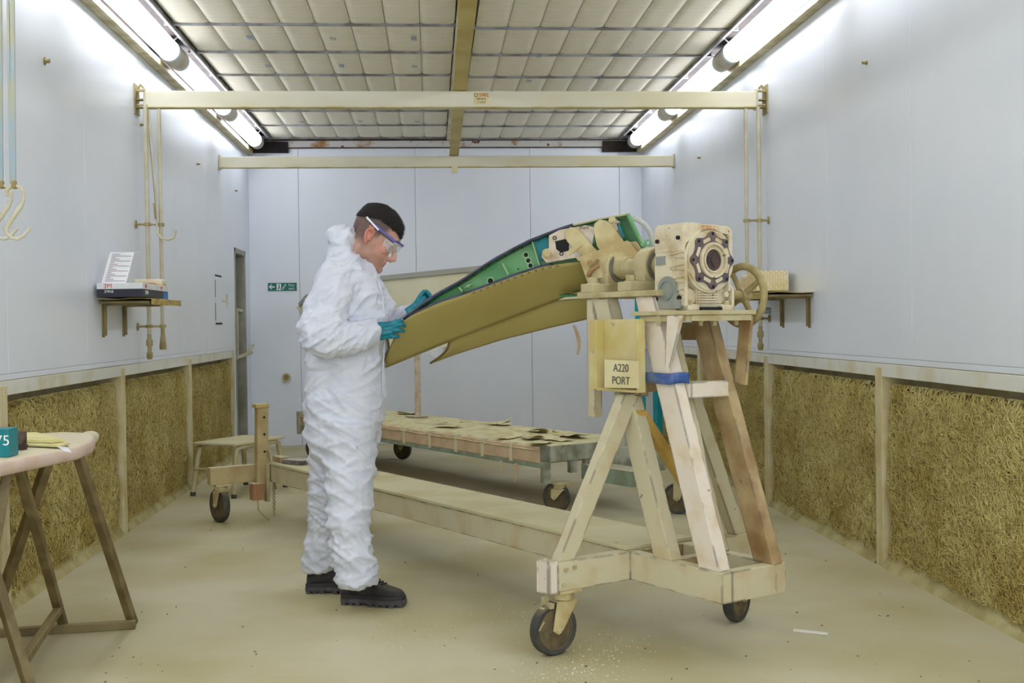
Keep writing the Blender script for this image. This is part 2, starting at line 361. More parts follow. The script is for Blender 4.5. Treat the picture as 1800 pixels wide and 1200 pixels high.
def bay(side, y0, y1, k):
    X = XL if side == 'left' else XR; s = -1 if side == 'left' else 1; yc = (y0+y1)/2; sc = (y1-y0-.09)/BW
    M = Matrix.Translation((X+s*RB, yc, 0)) @ (Matrix.Diagonal((1, sc, 1, 1)) if s < 0 else Matrix.Rotation(math.pi, 4, 'Z') @ Matrix.Diagonal((1, sc, 1, 1)))
    b = back.build('filter_mat', STRAWB, None, smooth=True) if k == 0 else bpy.data.objects.new('filter_mat', bpy.data.meshes['filter_mat'])
    if k: col.objects.link(b)
    b.matrix_world = M
    which = {('left', 1): 'beyond the trestle table', ('left', 2): 'nearest the doorway', ('left', 0): 'directly behind the trestle table', ('left', -1): 'at the left edge of the view',
             ('right', 2): 'behind the stand legs on the right wall', ('right', 0): 'nearest the camera at the right edge', ('right', 1): 'on the right wall just right of the big stand', ('right', 3): 'furthest back on the right wall', ('right', -1): 'out beyond the right edge of the view'}
    tag(b, 'matted straw coloured filter panel '+which.get((side, bay.n), 'further towards the camera'), 'filter panel', 'low wall filter panels')
    b['kind'] = 'thing'
    fo = bpy.data.objects.new('fibres', fib); col.objects.link(fo); fo.parent = b; fo['kind'] = 'stuff'
    # drifted dust on the bay ledge
    n = 60; hp = MB()
    hp.grid(lambda a, t: (X+s*(-.015+.12*t**1.0)+s*.004*noise.noise(Vector((a*8, t*3, 2))), y0+.05+a*(y1-y0-.1), max(.0, heap(y0+a*2, k)*(1-math.exp(-3.2*t)) + (.012 if t > .2 else 0))), n, 6)
    h = hp.build('dust_ledge', mat('drifted_dust', (182, 172, 124), .9, (150, 138, 84), 7, 7, .4, .66, bump=.35, bscale=50), None, smooth=True)
    struct(h); h.name = 'trim_ledge_%d' % (k+1)
kk = 0
MLY = [-.71, 1.27, 3.245, 5.222, 7.20, 9.176, 11.14]
MRY = [-.22, 1.76, 3.736, 5.712, 7.69, 9.666, 11.64]
for side, ys in (('left', MLY), ('right', MRY)):
    X = XL if side == 'left' else XR; s = -1 if side == 'left' else 1
    bs = struct(MB().box((min(X-s*.004, X+s*RB), YF, ZT-.065), (max(X-s*.004, X+s*RB), 11.2 if side == 'left' else YB, ZT)).build('trim_%d' % (1 if s < 0 else 2), TRIM, bevel=.003))
    MB().box((min(X, X+s*RB), YF, ZT+.002), (max(X, X+s*RB), 11.2 if side == 'left' else YB, ZT+.029)).build('cap_strip', WALL, bs, bevel=.002)
    for y in ys:
        MB().box((min(X-s*.006, X+s*RB), y-.045, 0), (max(X-s*.006, X+s*RB), y-.003, ZT-.02)).box((min(X-s*.006, X+s*RB), y+.003, 0), (max(X-s*.006, X+s*RB), y+.045, ZT-.02)).box((min(X, X+s*.05), y-.01, 0), (max(X, X+s*.05), y+.01, ZT-.03)).build('mullion', POST, bs, bevel=.003)
    yy = ys+([YB] if side == 'right' else [])
    for i, (a, b) in enumerate(zip(yy[:-1], yy[1:])):
        if a < 1: continue
        bay.n = i-2 if side == 'left' else i-2
        bay.n = {'left': {1: -2, 2: -1, 3: 0, 4: 1, 5: 2}, 'right': {1: -1, 2: 0, 3: 1, 4: 2, 5: 3, 6: 4}}[side].get(i, 9)
        if side == 'right' and i == 6: continue
        bay(side, a, b, kk); kk += 1

# ---- ceiling
ce = struct(MB().box((XL-.3, YF-.1, ZP+.09), (XR+.3, YB+.2, ZP+.2)).build('ceiling', WALL))
BP = .7115*1.06; Y0L, Y0R = 7.114*1.06, 7.18*1.06; XCL, XCR = .175, .315
CX0, CX1 = XL+.27, XR-.25
ncl = 8; ncr = 8; PWL = (XCL-CX0)/ncl; PWR = (CX1-XCR)/ncr
def pad(pw, ph):
    def fn(a, b):
        x = (a-.5)*pw*.985; y = (b-.5)*ph*.98
        e = (1-abs(2*a-1)**6)*(.7+.3*(1-abs(2*b-1)**6))
        return (x, y, .014-.010*e)
    mb = MB().grid(fn, 10, 12)
    return mb
srcL = pad(PWL, BP).build('filter_pad', CEILC, ce, smooth=True, fix=False); srcR = pad(PWR, BP).build('filter_pad', CEILC, ce, smooth=True, fix=False)
first = [True, True]
for half, (x0, pw, n, ya) in enumerate(((CX0, PWL, ncl, Y0L), (XCR, PWR, ncr, Y0R))):
    for r_ in range(-4, 6):
        yc = ya+(r_+.5)*BP
        for c_ in range(n):
            loc = (x0+(c_+.5)*pw, yc, ZP)
            src = (srcL, srcR)[half]
            if first[half]: src.location = loc; first[half] = False
            else: inst(src, 'filter_pad', ce, loc=loc)
    for r_ in range(-4, 7):
        y = ya+r_*BP
        MB().box((x0-.06, y-.006, ZP-.008), (x0+n*pw+(.03 if half == 0 else .06), y+.006, ZP+.03)).build('ceiling_bar', CEILBAR, ce)
MB().box((CX0-.1, YF, ZP+.03), (CX1+.1, 4.5, ZP+.05)).build('plain_panel', CEILC, ce)
MB().box((XCL+.01, 2, ZP-.02), (XCR-.02, 12.1, ZP+.05)).build('centre_strip', mat('ceiling_centre', (216, 210, 190), .6, (196, 184, 148), 4, 5), ce)
for sx, lab in ((1, 'l'), (-1, 'r')):
    X = XL if sx > 0 else XR
    # sloping dirty cove board between wall and ceiling, with its lip
    cv = struct(MB().box((min(X, X-sx*.05), YF, ZC+.012), (max(X, X-sx*.05), YB, ZP+.09)).build('trim_%d' % (3 if sx > 0 else 4), DIRTY))
    MB().box((min(X, X+sx*.04), YF, ZC-.03), (max(X, X+sx*.04), YB-.1, ZC-.008)).box((min(X+sx*.04, X+sx*.07), YF, ZC-.03), (max(X+sx*.04, X+sx*.07), YB-.1, ZC+.012)).build('lip', mat('lip_paint', (206, 196, 158), .5, (176, 160, 110), 6, 5), cv, bevel=.003)
    MB().box((min(X, X+sx*.25), YF, ZP+.05), (max(X, X+sx*.25), YB, ZP+.07)).build('cove_top', DIRTY, cv)
    MB().box((min(X+sx*.24, X+sx*.26), 2, ZP-.02), (max(X+sx*.24, X+sx*.26), 12.1, ZP+.05)).build('edge_bar', CEILBAR, cv)
tb = struct(MB().box((XL, YB-.03, ZC+.045), (XR, YB, ZC+.11)).build('trim_5', RUSTSTRIP))
MB().box((XL+.1, YB-.035, ZC+.036), (XR-.1, YB, ZC+.045)).build('soot_gap', SOOT, tb)
MB().box((XL+.1, YB-.03, ZC+.11), (XR-.1, YB, ZC+.13)).build('soot_gap', SOOT, tb)
for sx in (0, 1):
    X = XL+.02 if not sx else XR-.42
    MB().box((X, YB-.06, ZC-.01), (X+.4, YB, ZC+.1)).build('corner_block', DIRTY, tb)

for k, (x, y, t_) in enumerate(((440, 66, 'US6E'), (472, 116, 'LE7'), (586, 68, 'LE7'), (601, 116, 'US6E'), (728, 68, 'US6E'), (729, 117, 'LE7'), (634, 213, 'LE7'), (733, 214, 'LE7'), (531, 214, 'LE7'), (948, 98, 'US6E'), (1081, 96, 'LE7'), (930, 142, 'LE7'), (1052, 137, 'LE7'))):
    p = PZ(x, y, ZP-.004); text(t_, 'ink_stamp', INKB, ce, p, (0, -1, 0), (-1, 0, 0), .055)
# ---- lamps
def lamp_run(side):
    X = -1.74 if side == 'left' else 2.125; z = 3.11; r = .069
    joints = [-.15, 1.95, 4.0, 6.1, 8.2, 10.25, 12.0]
    for i, (a, b) in enumerate(zip(joints[:-1], joints[1:])):
        nm = ['far end by the back wall', 'middle of the visible run', 'third from the back wall', 'fourth from the back wall', 'fifth from the back wall', 'sixth from the back wall'][5-i]
        e = empty('tube_lamp', (X, a, z), 'glowing tubular ceiling lamp on the %s side, %s' % (side, nm), 'lamp', group='tubular ceiling lamps')
        L = b-a
        MB().cyl((0, .13, 0), (0, L-.13, 0), r, 32).build('glowing_tube', TUBE, e, smooth='auto')
        MB().cyl((0, 0, 0), (0, .12, 0), r*1.06, 32).build('end_cap', CAPM, e, smooth='auto')
        MB().cyl((0, L-.12, 0), (0, L-.003, 0), r*1.06, 32).build('end_cap', CAPM, e, smooth='auto')
        each(MB().ring((0, .145, 0), (0, 1, 0), r*1.03, r*.7, .05, 32).ring((0, L-.145, 0), (0, 1, 0), r*1.03, r*.7, .05, 32), 1, 'collar', CAPW, e, smooth='auto')
        sg = 1 if side == 'left' else -1
        each(MB().bar((sg*.03, .2, .05), (sg*.09, .2, .1), .02, .004).bar((sg*.03, L-.2, .05), (sg*.09, L-.2, .1), .02, .004), 1, 'clip', CEILBAR, e)
        if i == 5:
            c = MB()
            for q in range(6): c.torus((0, L+.02+q*.02, 0), (0, 1, 0), r*.8, .012, 20, 6)
            c.build('ribbed_gland', DIRTY, e, smooth=True)
lamp_run('left'); lamp_run('right')

# ---- beams
def crossbeam(y, z, h, x0, x1, label):
    e = empty('cross_beam', (0, y, z), label, 'beam', group='ceiling cross beams')
    MB().box((x0, 0, .004), (x1, .06, h)).build('box_section', BEAM, e, bevel=.006)
    MB().box((x0-.01, -.012, 0), (x1+.01, .066, .006)).build('bottom_lip', RAIL, e)
    for x in (x0, x1):
        s = 1 if x == x0 else -1
        MB().box((min(x-s*.001, x+s*.012), -.006, -.01), (max(x-s*.001, x+s*.012), .07, h+.015)).build('end_plate', PIPE, e, bevel=.003)
    return e
b1 = crossbeam(7.62, 2.648, .108, XL+.055, XR-.06, 'nearer long cream ceiling cross beam with a load label')
b2 = crossbeam(10.55, 2.655, .10, XL+.005, XR-.005, 'farther cream cross beam by the back wall')
for x, s in ((XL, 1), (XR, -1)):
    p = MB().box((min(x, x+s*.008), -.03, -.04), (max(x, x+s*.008), .09, .15))
    for zz in (0.0, .05, .11): p.box((min(x, x+s*.06), .0, zz), (max(x, x+s*.06), .05, zz+.008))
    p.path([(x+s*.03, -.02, .12), (x+s*.045, -.03, .14), (x+s*.06, -.02, .12)], .008)
    p.cyl((x+s*.02, -.035, .01), (x+s*.07, -.035, .01), .007, 8).cyl((x+s*.02, -.035, .1), (x+s*.07, -.035, .1), .007, 8)
    p.build('wall_bracket', PIPED, b1, bevel=.002)
lx = PY(846, 178, 7.605); 
lt = MB().box((lx.x-.05, -.0035, .02), (lx.x+.05, -.0005, .095)).build('load_label', SIGNM, b1)
yy = -.004
text('SWL', 'lettering', INKR, lt, (lx.x+.018, yy, .08), (1,0,0), (0,0,1), .032, label='red lettering')
text('500 KG', 'lettering', INKK, lt, (lx.x, yy, .055), (1,0,0), (0,0,1), .02)
text('17.10.18', 'lettering', INKK, lt, (lx.x, yy, .034), (1,0,0), (0,0,1), .016)
MB().ring((lx.x-.033, yy, .08), (0, 1, 0), .012, .009, .001, 16).build('round_mark', INKK, lt)
rl = empty('overhead_rail', (.18, 3, 2.76), 'long overhead crane rail running down the middle of the ceiling', 'rail')
def rx(y): return .045*(y)/10.5*1.0-.045
rr = MB()
rr.shear((.0, 0, .004), (.045, 7.62, .004), (.085, 0, 0), (0, 0, .008)); rr.build('bottom_flange', mat('flange_yellow', (206, 188, 112), .5, (190, 168, 88), 3, 4), rl)
MB().shear((.0, 0, .055), (.045, 7.62, .055), (.05, 0, 0), (0, 0, .1)).build('web', RAIL, rl)
MB().shear((.0, 0, .11), (.045, 7.62, .11), (.08, 0, 0), (0, 0, .01)).build('top_flange', RAIL, rl)
MB().box((.02, 7.5, -.16), (.075, 7.53, -.1)).build('stub', RAIL, rl)
hg = MB()
for y in (1.6, 4.6, 7.3): hg.bar((.03, y, .11), (.03, y, .39), .012, .012)
each(hg, 1, 'hanger_rod', CEILBAR, rl)

# ---- pipes near the beam
def pipes(side):
    s = 1 if side == 'left' else -1
    X = XL if s > 0 else XR
    if s > 0: p1 = (X+.075, 7.58); p2 = (X+.15, 7.62)
    else: p1 = (X-.065, 7.6); p2 = (X-.145, 7.62)
    for k, (px, py) in enumerate((p1, p2)):
        zb = (1.06, 1.13)[k]
        e = empty('air_pipe', (px, py, zb), ('thicker' if k == 0 else 'thinner')+' cream air pipe running down the %s wall to a brass end' % side, 'pipe', group='air pipes')
        top = (2.66, 2.64)[k]-zb
        MB().cyl((0, 0, .1), (0, 0, top), .0135 if k == 0 else .012, 14).build('pipe_run', PIPE, e, smooth='auto')
        MB().path([(0,0,-.02),(0,0,0),(0,0,.02),(0,0,.03),(0,0,.06),(0,0,.07),(0,0,.1),(0,0,.11),(0,0,.14)] if k == 0 else [(0,0,-.03),(0,0,0),(0,0,.04),(0,0,.07),(0,0,.12)],
                  [.014,.02,.02,.013,.013,.021,.021,.014,.0137] if k == 0 else [.022,.022,.017,.013,.013], 14).build('end_fitting', PIPED, e, smooth='auto')
        c = MB()
        for zz in ((1.25-zb), (1.9-zb)):
            c.ring((0, 0, zz), (0, 0, 1), .022, .012, .02, 16)
            if k == 0: c.cyl((0, 0, zz), (X-px, 0, zz), .007, 8).cyl((X-px+s*.006, 0, zz), (X-px, 0, zz), .026, 14)
            else: c.cyl((0, 0, zz), (p1[0]-px+s*.02, p1[1]-py, zz), .006, 8)
        each(c, 3 if k == 0 else 2, 'wall_clip', PIPED, e, smooth='auto')
pipes('left'); pipes('right')
kn = PY(1345, 546, 7.45)
e = tag(MB().cyl(kn+Vector((-.035, 0, .0)), kn+Vector((.035, 0, 0)), .02, 16).path([kn, kn+Vector((0, .08, 0)), (XR-.1, 7.6, kn.z-.02)], .006, 8).build('valve_handle', mat('pale_blue_valve', (176, 182, 190), .5, (150, 150, 150), 9, 4), smooth='auto'), 'pale grey valve handle on the right wall pipes', 'valve')
# long J hook and strap beside the left pipes
hy = 7.56
e = empty('hook_rod', (XL+.2, hy, 1.8), 'long cream rod ending in a J shaped hook by the left pipes', 'hook')
def q_(x, y, Y=hy): return PY(x, y, Y)-Vector((XL+.2, hy, 1.8))
MB().path([q_(262,193), q_(268,270), q_(276,355), q_(276,395), q_(277,410), q_(284,419), q_(296,421), q_(305,418), q_(309,405)], [.005,.005,.006,.007,.008,.008,.008,.008,.009], 10).build('hook', PIPE, e, smooth='auto')
MB().bar(q_(274,385), q_(271,357), .02, .012).build('clamp_block', PIPED, e, bevel=.002)
MB().bar(q_(260,192), q_(262,240), .01, .003).bar(q_(262,240), q_(275,380), .01, .003).build('strap', PIPED, e)

# ---- wall details
for i, (x, y, X) in enumerate(((78,107,XL),(247,219,XL),(346,288,XL),(413,335,XL),(1524,110,XR),(1231,277,XR),(1588,335+0,XR))):
    if i == 6: continue
    p = PX(x, y, X); s = 1 if X < 0 else -1
    o = MB().cyl(p, p+Vector((s*.025, 0, 0)), .011 if i == 0 else .008, 10).cyl(p, p+Vector((s*.004, 0, 0)), .02 if i == 0 else .012, 10).build('wall_bolt', BRACKET, smooth='auto')
    tag(o, ['small bolt head high on the left wall near the camera', 'bolt head just below the left beam bracket', 'tiny bolt on left wall beyond the beam', 'tiny bolt on the left wall near the back corner', 'small bolt high on the right wall, right of the lamps', 'tiny bolt on the right wall near the back corner'][i], 'bolt', 'wall bolts')
# doorway
d = sempty('door_1')
fm = MB().box((XL-RB, DY0, 0), (XL+.004, DY0+.05, DZ)).box((XL-RB, DY1-.05, 0), (XL+.004, DY1, DZ)).box((XL-RB, DY0, DZ-.05), (XL+.004, DY1, DZ))
fm.build('door_frame', DOORF, d, bevel=.003)
MB().box((XL-RB+.0, DY0+.05, 0), (XL-.10, DY0+.30, DZ-.06)).build('door_leaf', DOORL, d)
MB().box((XL-RB+.02, DY0+.30, 0), (XL-.13, DY0+.36, DZ-.06)).build('gasket', BLACK, d)
MB().box((XL-RB+.0, DY0+.36, 0), (XL-.08, DY1-.05, DZ-.06)).build('door_stile', DOORF, d)
for z in (1.9, 1.6, .6): MB().cyl((XL-.08, 11.72, z), (XL-.075, 11.72, z), .012, 8).build('screw', BLACK, d)
MB().bar((XL-.05, 11.7, 1.42), (XL-.05, 11.7, .95), .03, .03).bar((XL-.08, 11.7, 1.42), (XL-.03, 11.9, 1.40), .02, .03).bar((XL-.09, 11.6, .92), (XL+.06, 11.9, .98), .03, .03).bar((XL+.02, 11.85, .97), (XL+.07, 11.95, 1.06), .03, .02).build('push_bar', PIPE, d, bevel=.004)
# hatch
h = empty('access_hatch', (XL, 10.42, 1.25), 'small white access hatch with a T handle on left wall', 'hatch')
MB().box((.0, -.17, 0), (.004, .17, .46)).build('hatch_frame', WALL, h, bevel=.002)
MB().box((.003, -.14, .03), (.012, .14, .43)).build('hatch_door', WALL, h, bevel=.002)
MB().box((.003, -.15, .432), (.0075, .15, .447)).box((.003, -.15, .013), (.0075, .15, .027)).box((.003, -.152, .05), (.0065, -.143, .2)).box((.003, -.152, .25), (.0065, -.143, .4)).build('gasket_gap', BLACK, h)
MB().cyl((.01, .12, .22), (.06, .12, .22), .007, 8).bar((.055, .12, .17), (.055, .12, .28), .014, .012).build('handle', PIPE, h)
# exit sign
sx0, sx1 = PY(471, 497, YB).x, PY(521.5, 497, YB).x; sz0, sz1 = PY(496, 511, YB).z, PY(496, 497, YB).z
sc = Vector(((sx0+sx1)/2, YB, (sz0+sz1)/2)); e = empty('exit_sign', sc, 'green fire exit sign with white arrow on back wall', 'sign')
hw, hh = (sx1-sx0)/2, (sz1-sz0)/2
MB().box((-hw, -.008, -hh), (hw, -.001, hh)).build('sign_board', SIGNG, e)
MB().prism([(-hw+.01, -.009, 0), (-hw+.035, -.009, .026), (-hw+.045, -.009, .026), (-hw+.027, -.009, .006), (-hw+.07, -.009, .006), (-hw+.07, -.009, -.006), (-hw+.027, -.009, -.006), (-hw+.045, -.009, -.026), (-hw+.035, -.009, -.026)], (0, -.002, 0)).build('arrow', INKW, e)
MB().box((-.058, -.010, -.034), (-.012, -.009, .034)).build('door_symbol', INKW, e)
MB().bar((-.045, -.012, -.025), (-.03, -.012, .0), .008, .002, (0,1,0)).bar((-.03, -.012, .0), (-.035, -.012, .02), .01, .002, (0,1,0)).bar((-.03, -.012, -.0), (-.02, -.012, -.025), .007, .002, (0,1,0)).ell((-.033, -.011, .026), (.006, .001, .006)).build('running_figure', SIGNG, e)
MB().bar((.0, -.011, -.03), (.035, -.011, .03), .007, .002, (0,1,0)).bar((.005, -.011, -.005), (.02, -.011, -.012), .02, .002, (0,1,0)).bar((.022, -.011, .012), (.035, -.011, .016), .02, .002, (0,1,0)).build('stair_symbol', INKW, e)
text('Fire', 'lettering', INKW, e, (.093, -.0095, .016), (1,0,0), (0,0,1), .038); text('exit', 'lettering', INKW, e, (.093, -.0095, -.018), (1,0,0), (0,0,1), .038)
kp = PY(503.5, 663, YB)
e = empty('wall_socket', kp, 'round tan cable port low on the back wall', 'port')
MB().ring((0, -.02, 0), (0, 1, 0), .045, .03, .04, 28).build('rim', PIPE, e, smooth='auto'); MB().cyl((0, -.002, 0), (0, -.012, 0), .031, 24).build('plug', FIXC, e)

# ================================================================== helpers for wheels
def caster(parent, loc, yaw, r=.095, w=.045, top=.25, brake=False, swivel=.03, rim=RIM):
    """loc = contact point (parent space); fork part with wheel and brake children"""
    cx, cy = loc; ca, sa = math.cos(yaw), math.sin(yaw); ax = Vector((-sa, ca, 0)); fd = Vector((ca, sa, 0))
    c = Vector((cx, cy, r)); pv = c-fd*swivel
    f = MB(); f.box((pv.x-.055, pv.y-.05, top-.012), (pv.x+.055, pv.y+.05, top)); f.cyl((pv.x, pv.y, top-.04), (pv.x, pv.y, top-.008), .042, 18)
    for s in (-1, 1):
        o = ax*s*(w/2+.008)
        a = pv+Vector((0, 0, top-.045-pv.z))
        pts = [a+o-fd*.045, a+o+fd*.05, c+o+fd*.024, c+o+Vector((0, 0, -.018)), c+o-fd*.024]
        f.prism(pts, ax*.005*s)
    f.bar(pv+ax*(w/2+.01)+Vector((0, 0, top-.045-pv.z)), pv-ax*(w/2+.01)+Vector((0, 0, top-.045-pv.z)), .09, .006)
    for s in (-1, 1): f.cyl(c+ax*s*(w/2), c+ax*s*(w/2+.022), .012, 6)
    fo = f.build('caster', FIXC, parent, bevel=.0015)
    prof = [(r-.022, -w*.42), (r-.006, -w*.5), (r, -w*.32), (r, w*.32), (r-.006, w*.5), (r-.022, w*.42)]
    rings = []
    a1 = Vector((0, 0, 1)); b1_ = ax.cross(a1)
    for rr, h in prof+[prof[0]]:
        rings.append([c+ax*h+(a1*math.cos(t)+b1_*math.sin(t))*rr for t in [2*math.pi*k/32 for k in range(32)]])
    MB().rings(rings, cap=False).build('wheel', RUBBER, fo, smooth='auto', label='black rubber wheel')
    MB().cyl(c-ax*w*.3, c+ax*w*.3, r-.02, 28).cyl(c-ax*w*.42, c+ax*w*.42, .03, 18).ring(c, ax, r-.018, r-.028, w*.8, 28).build('wheel_hub', rim, fo, smooth='auto')
    if brake:
        b = MB(); q = pv+Vector((0, 0, top-.055-pv.z)); bd = fd
        b.bar(q+bd*.02, q+bd*.10-Vector((0,0,.012)), .03, .008).bar(q+bd*.07+ax*.03, q+bd*.07-ax*.03, .02, .02)
        b.bar(q+bd*.085+Vector((0,0,-.01)), q+bd*.10-Vector((0,0,.06)), .03, .006, (1,0,0)).bar(q+bd*.10-Vector((0,0,.055)), q+bd*.125-Vector((0,0,.085)), .045, .005)
        b.bar(q+bd*.075+Vector((0,0,.01)), q+bd*.085+Vector((0,0,.035)), .03, .006, (1,0,0))
        b.build('brake_lever', DUSTY, fo, bevel=.001)
    return fo

# ================================================================== MAIN STAND (local x = towards viewer-right, y = away-right)
ST = empty('rotating_work_stand', O1, 'tall cream wheeled trestle stand with a gearbox on top, holding the part', 'work stand', rz=-math.pi/3)
BZ, TZ = .245, .355
def rail(a, b, w=.05, mt=STEEL, z0=BZ, z1=TZ, up=(0,0,1)):
    return MB().bar((a[0], a[1], (z0+z1)/2), (b[0], b[1], (z0+z1)/2), w, z1-z0).build('base_rail', mt, ST, bevel=.004)
SPW = .33
rail((-3.66, .025), (.0, .025)); rail((-3.66, SPW-.025), (.0, SPW-.025))
rail((.0, .025), (.5, .025)); rail((.0, SPW-.035), (.5, SPW-.035)); rail((.475, .05), (.475, SPW-.06))
rail((-.03, 0), (-.03, -.345), .06); rail((-.03, SPW), (-.03, .64), .06); rail((-.03, .05), (-.03, SPW-.05), .06, STEELR)
rail((-3.69, 0), (-3.69, -.37), .06, WOOD); rail((-3.69, SPW), (-3.69, .64), .06); rail((.2, .05), (.2, SPW-.06), .05, STEELR)
# open tube end of the arm
MB().box((-.075, -.388, BZ-.005), (.0, -.382, TZ+.006)).box((-.075, -.39, BZ-.005), (-.068, -.345, TZ+.006)).box((-.007, -.39, BZ-.005), (.0, -.345, TZ+.006)).build('end_cap', STEELP, ST, bevel=.002)
# deck boards
for k, (a, b) in enumerate(((-3.6, -2.42), (-2.415, -1.2), (-1.195, -.02))):
    MB().box((a, -.008, TZ+.001), (b, SPW+.008, TZ+.016)).build('deck_board', PLY, ST, bevel=.002)
# bolts on the arm
bo = MB()
for (x, y, z) in ((.0, -.31, .325), (.0, -.32, .27), (.0, -.27, .33)): bo.cyl((x, y, z), (x+.008, y, z), .009, 8)
each(bo, 1, 'rail_bolt', DUSTY, ST)
# legs
LT = 1.335
def leg(x0, x1, y0, y1, zt, w, d, mt, nm='leg', z0=TZ):
    a = Vector((x0, y0, z0)); b = Vector((x1, y1, zt))
    return MB().shear(a, b, (w, 0, 0), (0, d, 0)).build(nm, mt, ST, bevel=.003)
leg(.432, .095, .03, .03, LT, .105, .055, STEELP); leg(.182, -.175, .03, .03, LT, .098, .055, STEEL)
leg(.455, .10, .275, .275, LT, .10, .05, STEELR); leg(.18, -.17, .28, .28, LT, .095, .05, STEEL)
# inner post alongside leg1
MB().shear((.36, .12, TZ), (.12, .12, 1.2), (.05, 0, 0), (0, .04, 0)).build('inner_strut', STEEL, ST, bevel=.003)
# braces
MB().shear((-.03, -.30, TZ), (-.0, -.0, .965), (.05, 0, 0), (0, .075, 0)).build('brace', STEEL, ST, bevel=.003)
MB().shear((-.03, .60, TZ), (-.0, .31, .965), (.05, 0, 0), (0, .07, 0)).build('brace', STEEL, ST, bevel=.003)
MB().shear((-.03, .50, TZ), (.02, .03, .9), (.045, 0, 0), (0, .05, 0)).build('brace', mat('ochre_brace', (206, 170, 88), .6, (186, 146, 66), 6, 5), ST, bevel=.003)
# crossbars
MB().bar((.255, .06, .985), (.255, .25, .985), .07, .06).build('crossbar', STEELP, ST, bevel=.003)
MB().bar((-.09, .06, 1.0), (-.09, .25, 1.0), .06, .08).build('crossbar', STEELR, ST, bevel=.003)
MB().bar((.06, .03, 1.0), (-.1, .03, 1.0), .04, .09).build('crossbar', STEELR, ST, bevel=.003)
MB().bar((-.2, .28, 1.2), (.13, .28, 1.2), .04, .07).build('crossbar', STEELR, ST, bevel=.003)
# left side post down from the plate
MB().shear((-.235, .02, .86), (-.235, .02, LT), (.045, 0, 0), (0, .04, 0)).build('side_post', STEEL, ST, bevel=.003)
# top plates
MB().box((-.30, -.015, LT), (.19, .32, LT+.022)).build('top_plate', DUSTY, ST, bevel=.003)
MB().box((.06, -.03, 1.262), (.365, .32, 1.278)).build('gearbox_plate', DUSTY, ST, bevel=.002)
AX = 1.458; AY = .15
for k, bx_ in enumerate((-.255, -.02)):
    p = MB().box((bx_-.04, -.0, LT+.022), (bx_+.04, .30, LT+.06)).box((bx_-.035, .08, LT+.05), (bx_+.03, .22, AX-.02))
    p.cyl((bx_-.04, AY, AX), (bx_+.035, AY, AX), .073, 32)
    bh = p.build('bearing_housing', DUSTY, ST, bevel=.004, smooth='auto')
    MB().ring((bx_+.035, AY, AX), (1, 0, 0), .062, .048, .012, 32).ring((bx_+.03, AY, AX), (1, 0, 0), .048, .03, .01, 28).build('seal_ring', mat('bearing_grey', (118, 112, 100), .5, (92, 84, 70), 20, 4), bh, smooth='auto')
    bb = MB()
    for yb in (.035, .265):
        bb.cyl((bx_, yb, LT+.06), (bx_, yb, LT+.064), .026, 18).cyl((bx_, yb, LT+.064), (bx_, yb, LT+.086), .02, 6)
    each(bb, 2, 'hex_bolt', DUSTY, bh, bevel=.0015)
MB().cyl((-.36, AY, AX), (.15, AY, AX), .035, 28).cyl((-.215, AY, AX), (-.16, AY, AX), .045, 28).cyl((.015, AY, AX), (.05, AY, AX), .044, 28).cyl((.07, AY, AX), (.135, AY, AX), .07, 28).build('shaft', DUSTY, ST, smooth='auto', bevel=.002)
# gearbox
GX0, GX1, GY0, GY1, GZ0, GZ1 = .135, .30, .025, .272, 1.279, 1.60
gb = MB()
gb.box((GX0, GY0+.012, GZ0+.012), (GX1-.045, GY1-.012, GZ1-.006))
gb.prism([(GX0, GY0, GZ1-.105), (GX0, GY0, GZ1-.02), (GX0, GY0+.012, GZ1), (GX0, GY0+.085, GZ1), (GX0, GY0+.085, GZ1-.03), (GX0, GY0+.014, GZ1-.075)], (GX1-GX0-.006, 0, 0))
gb.box((GX0, GY0-.002, GZ1-.105), (GX1-.01, GY0+.012, GZ1-.012))
gb.box((GX0, GY0+.08, GZ1-.04), (GX1-.004, GY1-.07, GZ1-.004))
gb.prism([(GX0, GY1, GZ1-.10), (GX0, GY1, GZ1-.025), (GX0, GY1-.02, GZ1-.006), (GX0, GY1-.08, GZ1-.006), (GX0, GY1-.08, GZ1-.03), (GX0, GY1-.018, GZ1-.04), (GX0, GY1-.018, GZ1-.095)], (GX1-GX0-.006, 0, 0))
gb.box((GX0, GY0, GZ0), (GX1, GY0+.014, GZ1-.1)); gb.box((GX0, GY1-.012, GZ0), (GX1, GY1, GZ0+.075)); gb.box((GX0, GY1-.03, GZ0+.07), (GX1, GY1-.018, GZ1-.09))
gb.prism([(GX0, GY1-.03, GZ0+.09), (GX0, GY1, GZ0+.065), (GX0, GY1, GZ0+.08), (GX0, GY1-.02, GZ0+.1)], (GX1-GX0, 0, 0))
gb.box((GX0, GY0, GZ0), (GX1, GY0+.07, GZ0+.02)); gb.box((GX0, GY1-.07, GZ0), (GX1, GY1, GZ0+.02)); gb.box((GX0, GY0, GZ0+.01), (GX1-.02, GY1, GZ0+.024))
gbo = gb.build('gearbox', CAST, ST, bevel=.003)
fz = AX+.005; fy = .152
MB().cyl((GX1-.05, fy, fz), (GX1-.004, fy, fz), .121, 48).build('drum', CAST, gbo, smooth='auto', bevel=.003)
